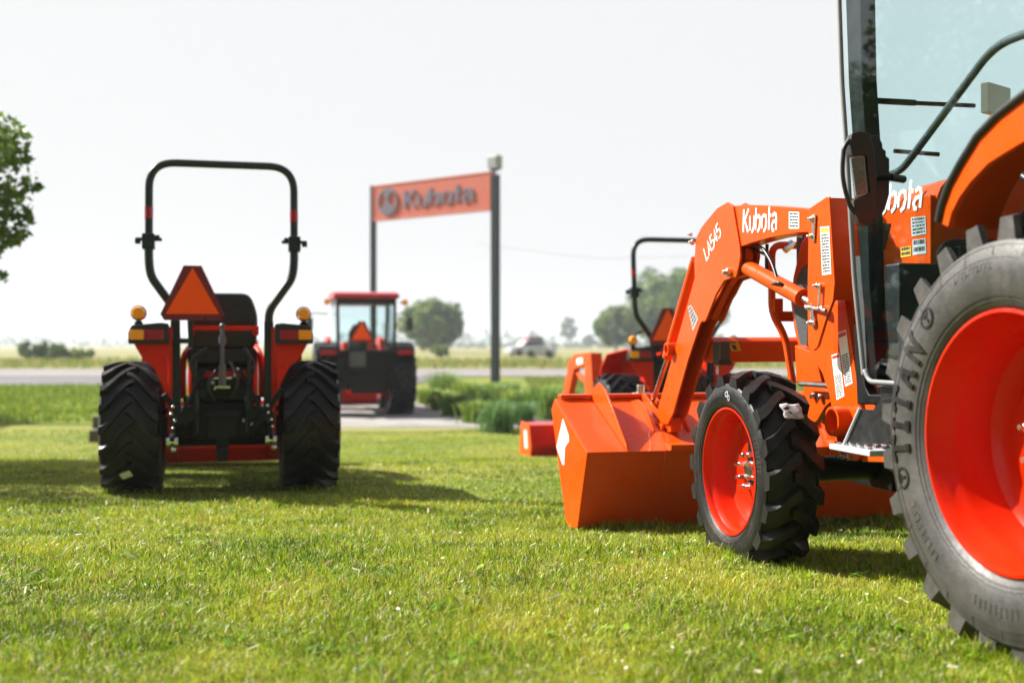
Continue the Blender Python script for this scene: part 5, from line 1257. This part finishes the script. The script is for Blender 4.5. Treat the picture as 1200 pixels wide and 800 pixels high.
word(m, 'Kubota', hgt, lambda u, v, h: (1.90 + u * m_s, -.112 - h, zb0 + .38 + v), w=.155, t=.04); obj('lettering', m, MAT['letter'], sg, smooth=0)
cx_, cz_ = .95, (zb0 + zt0) / 2
m = M(); m.strokes([[(cx_ + .50 * math.cos(t * math.pi / 16), cz_ + .50 * math.sin(t * math.pi / 16)) for t in range(33)]], .075, lambda u, v, h: (u, -.112 - h, v), .05)
em = [(-.10, .46), (.20, .44), (.30, .36), (.10, .26), (.02, .12), (.10, -.04), (.16, -.10), (.30, -.16), (.42, -.26), (.30, -.40), (0, -.47), (-.30, -.40), (-.42, -.24), (-.22, -.14), (-.08, .0), (-.10, .16), (-.26, .30)]
m.prism([(cx_ + x, cz_ + z) for x, z in em], 'y', -.165, -.112); obj('emblem', m, MAT['letter'], sg, smooth=0)
m = M(); zt1 = 7.5; m.cyl((SW, 0, zt1), (SW, 0, zt1 + .16), .03, 8); m.box(SW - .2, SW + .2, -.06, .04, zt1 + .14, zt1 + .20); obj('lamp_bracket', m, MAT['frame'], sg)
MAT['lamp'] = mat('grey_floodlight', (.30, .29, .28), .5)
m = M(); m.prism([(-.16, zt1 + .20), (-.20, zt1 + .62), (-.10, zt1 + .70), (.16, zt1 + .66), (.14, zt1 + .20)], 'x', SW - .23, SW + .21); obj('floodlight', m, MAT['lamp'], sg, bevel=.02)
m = M(); m.prism([(-.165, zt1 + .24), (-.205, zt1 + .58), (-.20, zt1 + .58), (-.16, zt1 + .24)], 'x', SW - .18, SW + .16); obj('floodlight_lens', m, MAT['alu'], sg)

# ================================================================== timbers by the left tractor, cars far off, wire
for i, (z0, z1, dx, lb) in enumerate(((0, .17, -.02, 'lower weathered timber block beside the left tractor wheel'), (.19, .37, .03, 'upper weathered timber block stacked beside the left tractor wheel'))):
    b = ground_at(118, 517); m = M(); m.box(-.10, 1.1, -.15, .15, z0, z1); o = obj('timber_block', m, MAT['timber'], bevel=.015, label=lb, cat='timber'); o.location = (b.x + dx, b.y, b.z)
MAT['carwhite'] = mat('white_car_paint', (.38, .39, .41), .4, coat=.3); MAT['carmaroon'] = mat('maroon_car_paint', (.28, .04, .05), .3, coat=.6); MAT['carglass'] = mat('dark_car_glass', (.03, .035, .045), .1)
def car(X, Y, L_, Wd, hh, mt, yaw, label):
    t = empty('parked_car', (X, Y, G(Y) + .05), (0, 0, yaw), label=label, cat='car')
    pr_ = [(-L_ / 2, .25), (-L_ / 2, .72), (-L_ / 2 + .5, .90), (-L_ * .22, 1.0), (-L_ * .10, hh), (L_ * .22, hh), (L_ * .40, .98), (L_ / 2, .85), (L_ / 2, .25)]
    m = M(); m.prism(fil2(pr_, .08), 'y', -Wd / 2, Wd / 2); obj('body', m, MAT[mt], t, bevel=.06, smooth=50)
    m = M(); m.prism([(-L_ * .20, 1.0), (-L_ * .10, hh - .07), (L_ * .21, hh - .07), (L_ * .35, 1.0)], 'y', -Wd / 2 - .01, Wd / 2 + .01); obj('windows', m, MAT['carglass'], t, bevel=.02)
    for x in (-L_ * .3, L_ * .3):
        for s in (-1, 1): m = M(); m.cyl((x, s * (Wd / 2 - .18), .32), (x, s * (Wd / 2 + .02), .32), .32, 16); obj('wheel', m, MAT['black'], t)
    return t
car((618 - 600) / FP * 112, 112, 4.4, 1.7, 1.55, 'carwhite', R(25), 'white car parked in the far field right of the sign post')
car((627 - 600) / FP * 118, 118, 4.2, 1.7, 1.95, 'carmaroon', R(200), 'maroon roofed car behind the white car in the far field')
car((634 - 600) / FP * 98, 98, 2.6, 1.3, 1.05, 'carwhite', R(170), 'small low white vehicle just right of the far parked cars')
m = M(); m.tube([at(560, 286, 55), at(700, 303, 52), at(840, 300, 49), at(1150, 292, 44)], .008, 5)
MAT['wire'] = mat('thin_grey_wire', (.25, .25, .25), .6)
obj('overhead_wire', m, MAT['wire'], label='thin overhead wire crossing the pale sky above the trees', cat='wire')

# ================================================================== air, light, camera
if HAZE:
    m = M(); m.box(-2590, 2590, -40, 3090, G(3100) - 1.5, 24)
    mt = bpy.data.materials.new('hazy_air'); mt.use_nodes = True; N, L = nodes(mt); N.remove(N['Principled BSDF'])
    pv = N.new('ShaderNodeVolumePrincipled'); pv.inputs['Color'].default_value = (.86, .93, 1, 1); pv.inputs['Density'].default_value = HAZE; pv.inputs['Anisotropy'].default_value = .2
    L.new(pv.outputs[0], N['Material Output'].inputs['Volume']); obj('haze', m, mt, smooth=0, kind='stuff')
EL, AZ = R(39), R(27)      # sun from the left, a little ahead of the camera
sv = Vector((-math.cos(EL) * math.cos(AZ), math.cos(EL) * math.sin(AZ), math.sin(EL)))
sd = bpy.data.lights.new('sun', 'SUN'); sd.energy = 5.0; sd.angle = R(.6); sd.color = (1, .955, .88)
so2 = bpy.data.objects.new('sun', sd); col.objects.link(so2); so2.rotation_euler = sv.to_track_quat('Z', 'Y').to_euler(); so2.location = (-20, 10, 30)
w = bpy.data.worlds.new('World'); scene.world = w; w.use_nodes = True; N, L = w.node_tree.nodes, w.node_tree.links
bg = N['Background']; sk = N.new('ShaderNodeTexSky'); sk.sky_type = 'NISHITA'; sk.sun_disc = False; sk.sun_elevation = EL; sk.sun_rotation = math.atan2(sv.x, sv.y); sk.air_density = 1.2; sk.dust_density = 4; sk.ozone_density = 1
hs_ = N.new('ShaderNodeHueSaturation'); hs_.inputs['Saturation'].default_value = .8; L.new(sk.outputs[0], hs_.inputs['Color'])
mxn = N.new('ShaderNodeMix'); mxn.data_type = 'RGBA'; mxn.inputs['B'].default_value = (4.1, 4.13, 4.16, 1)
tc_ = N.new('ShaderNodeTexCoord'); sx3 = N.new('ShaderNodeSeparateXYZ'); L.new(tc_.outputs['Generated'], sx3.inputs[0])
mr_ = N.new('ShaderNodeMapRange'); mr_.interpolation_type = 'SMOOTHSTEP'; mr_.inputs['From Min'].default_value = .36; mr_.inputs['From Max'].default_value = .72; mr_.inputs['To Min'].default_value = .97; mr_.inputs['To Max'].default_value = .12
L.new(sx3.outputs['Z'], mr_.inputs['Value']); L.new(mr_.outputs[0], mxn.inputs['Factor'])
sc_ = N.new('ShaderNodeMix'); sc_.data_type = 'RGBA'; sc_.blend_type = 'MULTIPLY'; sc_.inputs['Factor'].default_value = 1; sc_.inputs['B'].default_value = (.55, .55, .55, 1); L.new(hs_.outputs[0], sc_.inputs['A'])
L.new(sc_.outputs['Result'], mxn.inputs['A']); L.new(mxn.outputs['Result'], bg.inputs['Color']); bg.inputs['Strength'].default_value = .09
cd = bpy.data.cameras.new('camera'); cam = bpy.data.objects.new('camera', cd); col.objects.link(cam); scene.camera = cam
cam.location = (0, 0, CZ); cam.rotation_euler = (R(90), 0, 0); cd.sensor_width = 36; cd.lens = 36 * FP / 1200; cd.shift_y = -2 / 1200 ; cd.clip_start = .05; cd.clip_end = 6000
cd.dof.use_dof = True; cd.dof.focus_distance = 4.35; cd.dof.aperture_fstop = 1.8; cd.dof.aperture_blades = 9
scene.view_settings.view_transform = 'Standard'; scene.view_settings.look = 'None'; scene.view_settings.gamma = 1; scene.view_settings.use_curve_mapping = False
scene.view_settings.exposure = 1.3
scene.render.engine = 'CYCLES'; scene.cycles.max_bounces = 7; scene.cycles.transparent_max_bounces = 14; scene.cycles.volume_bounces = 0
scene.cycles.use_denoising = True
